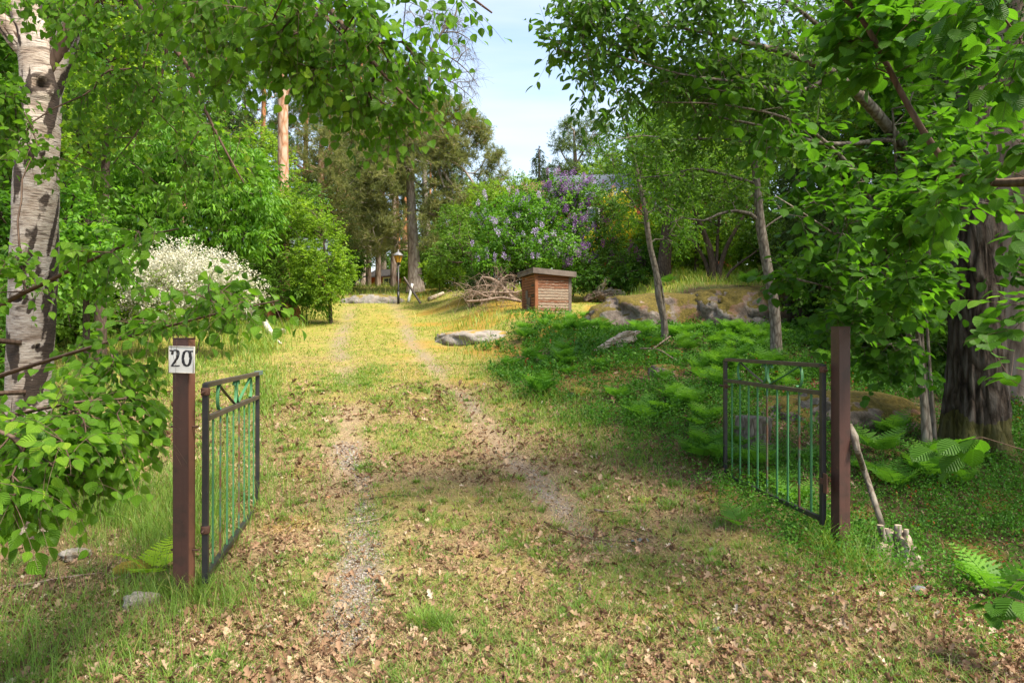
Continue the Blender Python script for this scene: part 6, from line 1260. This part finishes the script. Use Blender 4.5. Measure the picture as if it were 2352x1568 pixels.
# twigs lying on the drive
def gtwig(label, pts, r=.006, m='b_twig'):
    q = [G(x, y) + [0, 0, .012 + r] for x, y in pts]; stick('fallen_twig', label, 'twig', q, np.linspace(r, r * .4, len(q)), m, 6, 'twigs lying on the driveway')
gtwig('long dark twig across the middle foreground of the drive', [(1250, 1205), (1290, 1225), (1330, 1240), (1420, 1252), (1500, 1250)], .007)
gtwig('thin twig near the right wheel track ahead of the right gate', [(1415, 1215), (1450, 1225), (1500, 1243)], .005)
gtwig('pale twig beside the gravel patch in the left track', [(795, 1210), (870, 1196), (895, 1176)], .006, 'b_brush')
gtwig('curved brown twig in grass right of the left gate', [(570, 1330), (592, 1352), (600, 1385), (598, 1410)], .006)
gtwig('forked twig on the gravel of the left track', [(860, 1365), (850, 1400), (838, 1425)], .004)
gtwig('pale bark strip lying on the right track', [(1365, 1178), (1400, 1182), (1430, 1176)], .009, 'b_brush')
gtwig('long grey stick lying at the lower left edge', [(-10, 1362), (60, 1350), (150, 1335), (235, 1322)], .009, 'b_brush')
gtwig('lower of two pale sticks at the left edge', [(0, 1436), (60, 1436), (130, 1428)], .007, 'b_brush')
gtwig('thin dark stick propped among leaves at lower left', [(238, 1325), (258, 1296), (290, 1260)], .006)
gtwig('dark thin twig in the grass strip right of the left gate', [(850, 1148), (930, 1140), (980, 1150)], .004)
# pine cones: small scaly ovals
def cone(label, x, y):
    g0 = G(x, y); g = Geo(); k = 60; rng_ = np.random.default_rng(int(x)); i = np.arange(k); z = 1 - 2 * (i + .5) / k; a = i * 2.39996
    u = np.stack([np.sqrt(1 - z * z) * np.cos(a), np.sqrt(1 - z * z) * np.sin(a), z], -1)
    emit(g, L_SMALL, u * [.014, .014, .022], nrm(u + [0, 0, .6]), u, .014, np.full(k, .15), 1.3); V, Fs = lathe([(0, -.022), (.013, -.01), (.013, .01), (0, .022)], 8); g.add(V, Fs, r=.1)
    o = obj('pine_cone', (g, M['litter'])); o.location = g0 + [0, 0, .015]; o.rotation_euler = (1.4, .3, x); tag(o, label, 'pine cone')
cone('pine cone lying on the drive left of its middle', 970, 1178); cone('pine cone in the lower right foreground litter', 1385, 1415)

# ------------------------------------------------------------------ brush pile: each big dead branch a thing
def dead_branch(label, rows, seed, n=26, spread=.5):
    rng_ = np.random.default_rng(seed); rt_ = pl(*rows); c = rt_[:, :3]
    k = rng_.integers(1, len(c), n); f = rng_.random((n, 1)); pts = c[k - 1] * (1 - f) + c[k] * f + rng_.normal(size=(n, 3)) * spread * [1, .7, .6]
    pts[:, 2] = np.maximum(pts[:, 2], H(pts[:, 0], pts[:, 1]) + .03)
    tree('dead_branch', label, 'dead branch', [rt_], pts, 'bare', seed, 'b_brush', 'dead branches heaped left of the wooden box', kp=.3, step=.15, wob=.3, rt=.0055, pw=.5, scale=.38, wname='wood')
DB = 20.5
dead_branch('thickest red brown dead branch arching up from the brush heap', [(1195, 692, DB, .05), (1175, 682, DB, .055), (1160, 665, DB + .1, .055), (1145, 650, DB + .2, .05), (1128, 640, DB + .3, .045), (1108, 636, DB + .4, .03)], 301, 30, .3)
dead_branch('forked dead branch pointing up out of the brush heap', [(1120, 685, DB - .2, .04), (1135, 668, DB, .035), (1150, 645, DB, .03), (1165, 632, DB, .02)], 302, 24, .3)
dead_branch('dead branch lying low across the front of the brush heap', [(1070, 692, DB - .8, .03), (1110, 690, DB - .8, .04), (1150, 684, DB - .8, .045), (1190, 690, DB - .9, .045)], 303, 34, .35)
dead_branch('dead branch in the middle of the heap with fine twigs', [(1080, 680, DB - .3, .02), (1115, 672, DB - .3, .035), (1150, 672, DB - .3, .04), (1185, 672, DB - .3, .03)], 304, 40, .4)
dead_branch('dead branch at the left end of the heap', [(1145, 690, DB - .6, .03), (1110, 678, DB - .6, .03), (1085, 668, DB - .5, .02), (1060, 680, DB - .5, .01)], 305, 40, .35)
dead_branch('dead branch behind the heap against the lilacs', [(1190, 676, DB + .5, .04), (1150, 660, DB + .6, .035), (1110, 655, DB + .7, .02), (1085, 660, DB + .7, .01)], 306, 36, .4)
# sticks by the driftwood
a = G(1462, 835); 
stick('fallen_stick', 'straight pale stick rising from the fern bank right of the driftwood', 'stick', [G(1460, 830) + [0, 0, .03], P(1500, 800, G(1460, 830)[1] + .1), P(1540, 772, G(1460, 830)[1] + .2)], [.018, .016, .012], 'b_brush')
stick('fallen_stick', 'thin curved stick right of the driftwood', 'stick', [P(1470, 800, 11.4), P(1510, 802, 11.2), P(1545, 822, 10.9), P(1570, 836, 10.6)], [.012, .011, .009, .006], 'b_brush')
stick('fallen_log', 'thin pale log lying behind the driftwood', 'log', [G(1335, 765) + [0, 0, .05], G(1385, 757) + [0, 0, .08]], [.05, .045], 'b_birchlog')

# ------------------------------------------------------------------ buildings half hidden by the trees
M['redwall'] = plain('falu_red_boards', (.34, .075, .035), .9, var=.35, ns=12, c2=(.25, .06, .03))
M['rooft'] = plain('dark_roof', (.05, .045, .045), .8)
M['greyroof'] = plain('grey_metal_roof', (.10, .12, .15), .7)
M['glass'] = plain('window_glass', (.05, .07, .09), .1, bump=0, var=0, spec=.8)
M['bluepaint'] = plain('pale_blue_paint', (.42, .52, .66), .6)
def house(name, label, cat, loc, rz, L, Wd, hw, hr, wins, roofm='rooft', door=None, over=.25):
    """gabled house; wins: (side, x, z, w, h); side 0 = long front, 1 = gable"""
    t = thing(name, label, cat, tuple(loc), rz); g = Geo()
    prof = [(-Wd / 2, 0), (Wd / 2, 0), (Wd / 2, hw), (0, hw + hr), (-Wd / 2, hw)]
    V = np.array([(x, p[0], p[1]) for x in (-L / 2, L / 2) for p in prof]); g.add(V, [np.array([[4, 3, 2, 1, 0], [5, 6, 7, 8, 9]]), np.array([[0, 1, 6, 5], [1, 2, 7, 6], [2, 3, 8, 7], [3, 4, 9, 8], [4, 0, 5, 9]])])
    for i in range(int(L / .2)):
        x = -L / 2 + .1 + i * .2
        V, f = box_v(.03, .02, hw, (x, -Wd / 2 - .008, hw / 2)); g.add(V, [f])
    for i in range(int(Wd / .2)):
        y = -Wd / 2 + .1 + i * .2
        V, f = box_v(.02, .03, hw + hr * (1 - abs(y) / (Wd / 2)) - .05, (-L / 2 - .008, y, (hw + hr * (1 - abs(y) / (Wd / 2)) - .05) / 2)); g.add(V, [f])
    obj('wall', (g, M['redwall'], False), t)
    g = Geo(); an = math.atan2(hr, Wd / 2); sl = math.hypot(hr, Wd / 2) + over
    for s in (-1, 1):
        V, f = box_v(L + 2 * over, sl, .09, (0, 0, 0)); c, s_ = math.cos(an), math.sin(an)
        y = V[:, 1] * c - V[:, 2] * s_ * 1; z = -V[:, 1] * s_ - V[:, 2] * c
        V = np.stack([V[:, 0], s * (y + (sl / 2) * c), hw + hr - z * 0 + (-(V[:, 1] + sl / 2) * s_ + V[:, 2] * c) + .06], -1); g.add(V, [f])
    obj('roof', (g, M[roofm], False), t)
    for (sd_, x, z, w, h) in wins:
        fr = Geo(); pn = Geo()
        def put(gm_, sx, sy, sz, cx, cz, dep):
            V, f = box_v(sx, sy, sz, (cx, 0, cz))
            V = np.stack([V[:, 0] + x, V[:, 1] - Wd / 2 - dep, V[:, 2] + z], -1) if sd_ == 0 else np.stack([V[:, 1] - L / 2 - dep, V[:, 0] + x, V[:, 2] + z], -1)
            gm_.add(V, [f])
        for q in (-1, 1): put(fr, .09, .05, h + .18, q * (w / 2 + .045), 0, .035); put(fr, w, .05, .09, 0, q * (h / 2 + .045), .035)
        put(fr, .04, .03, h, 0, 0, .03); put(fr, w, .028, .035, 0, 0, .03); put(pn, w, .02, h, 0, 0, .015)
        f_ = obj('window', (fr, M['white'], False), t); obj('pane', (pn, M['glass'], False), f_)
    if door:
        x, w, h, dm = door; g = Geo(); V, f = box_v(w, .04, h, (x, -Wd / 2 - .03, h / 2 + .02)); g.add(V, [f])
        for q in (-.36, .36): V, f = box_v(.06, .02, h - .1, (x + q * w, -Wd / 2 - .055, h / 2)); g.add(V, [f])
        d = obj('door', (g, M[dm], False), t)
    return t
sh = P(900, 668, 46); zs = P(0, 621, 46)[2]
house('garden_shed', 'small red shed with white framed window beyond the pines', 'shed', (sh[0], 46, zs - 2.0), R(-28), 2.4, 2.0, 1.55, .45, [(0, .55, 1.0, .75, .7)], 'rooft', (-.5, .8, 1.45, 'redwall'))
hl = P(600, 700, 29); house('red_house', 'red wooden house hidden behind the shrubs left of the drive', 'house', (hl[0] - .3, 30, H(hl[0], 29) - .3), R(12), 5.6, 5, 2.1, .9, [(0, 1.9, 1.5, 1.0, 1.1), (0, -1.5, 1.2, 1.2, 1.0)], 'greyroof', (.6, .8, 1.9, 'bluepaint'))
hr_ = P(1470, 600, 34); house('red_house', 'red house with pale roof behind the lilacs on the right', 'house', (hr_[0], 34, H(hr_[0], 34) - .1), R(-10), 8.0, 6, 3.4, 1.6, [(0, 1.0, 2.3, 1.0, 1.2), (0, 3.0, 1.4, .9, 1.3), (0, -2.4, 2.2, 1.0, 1.2)], 'greyroof', (2.0, .9, 2.0, 'white'))
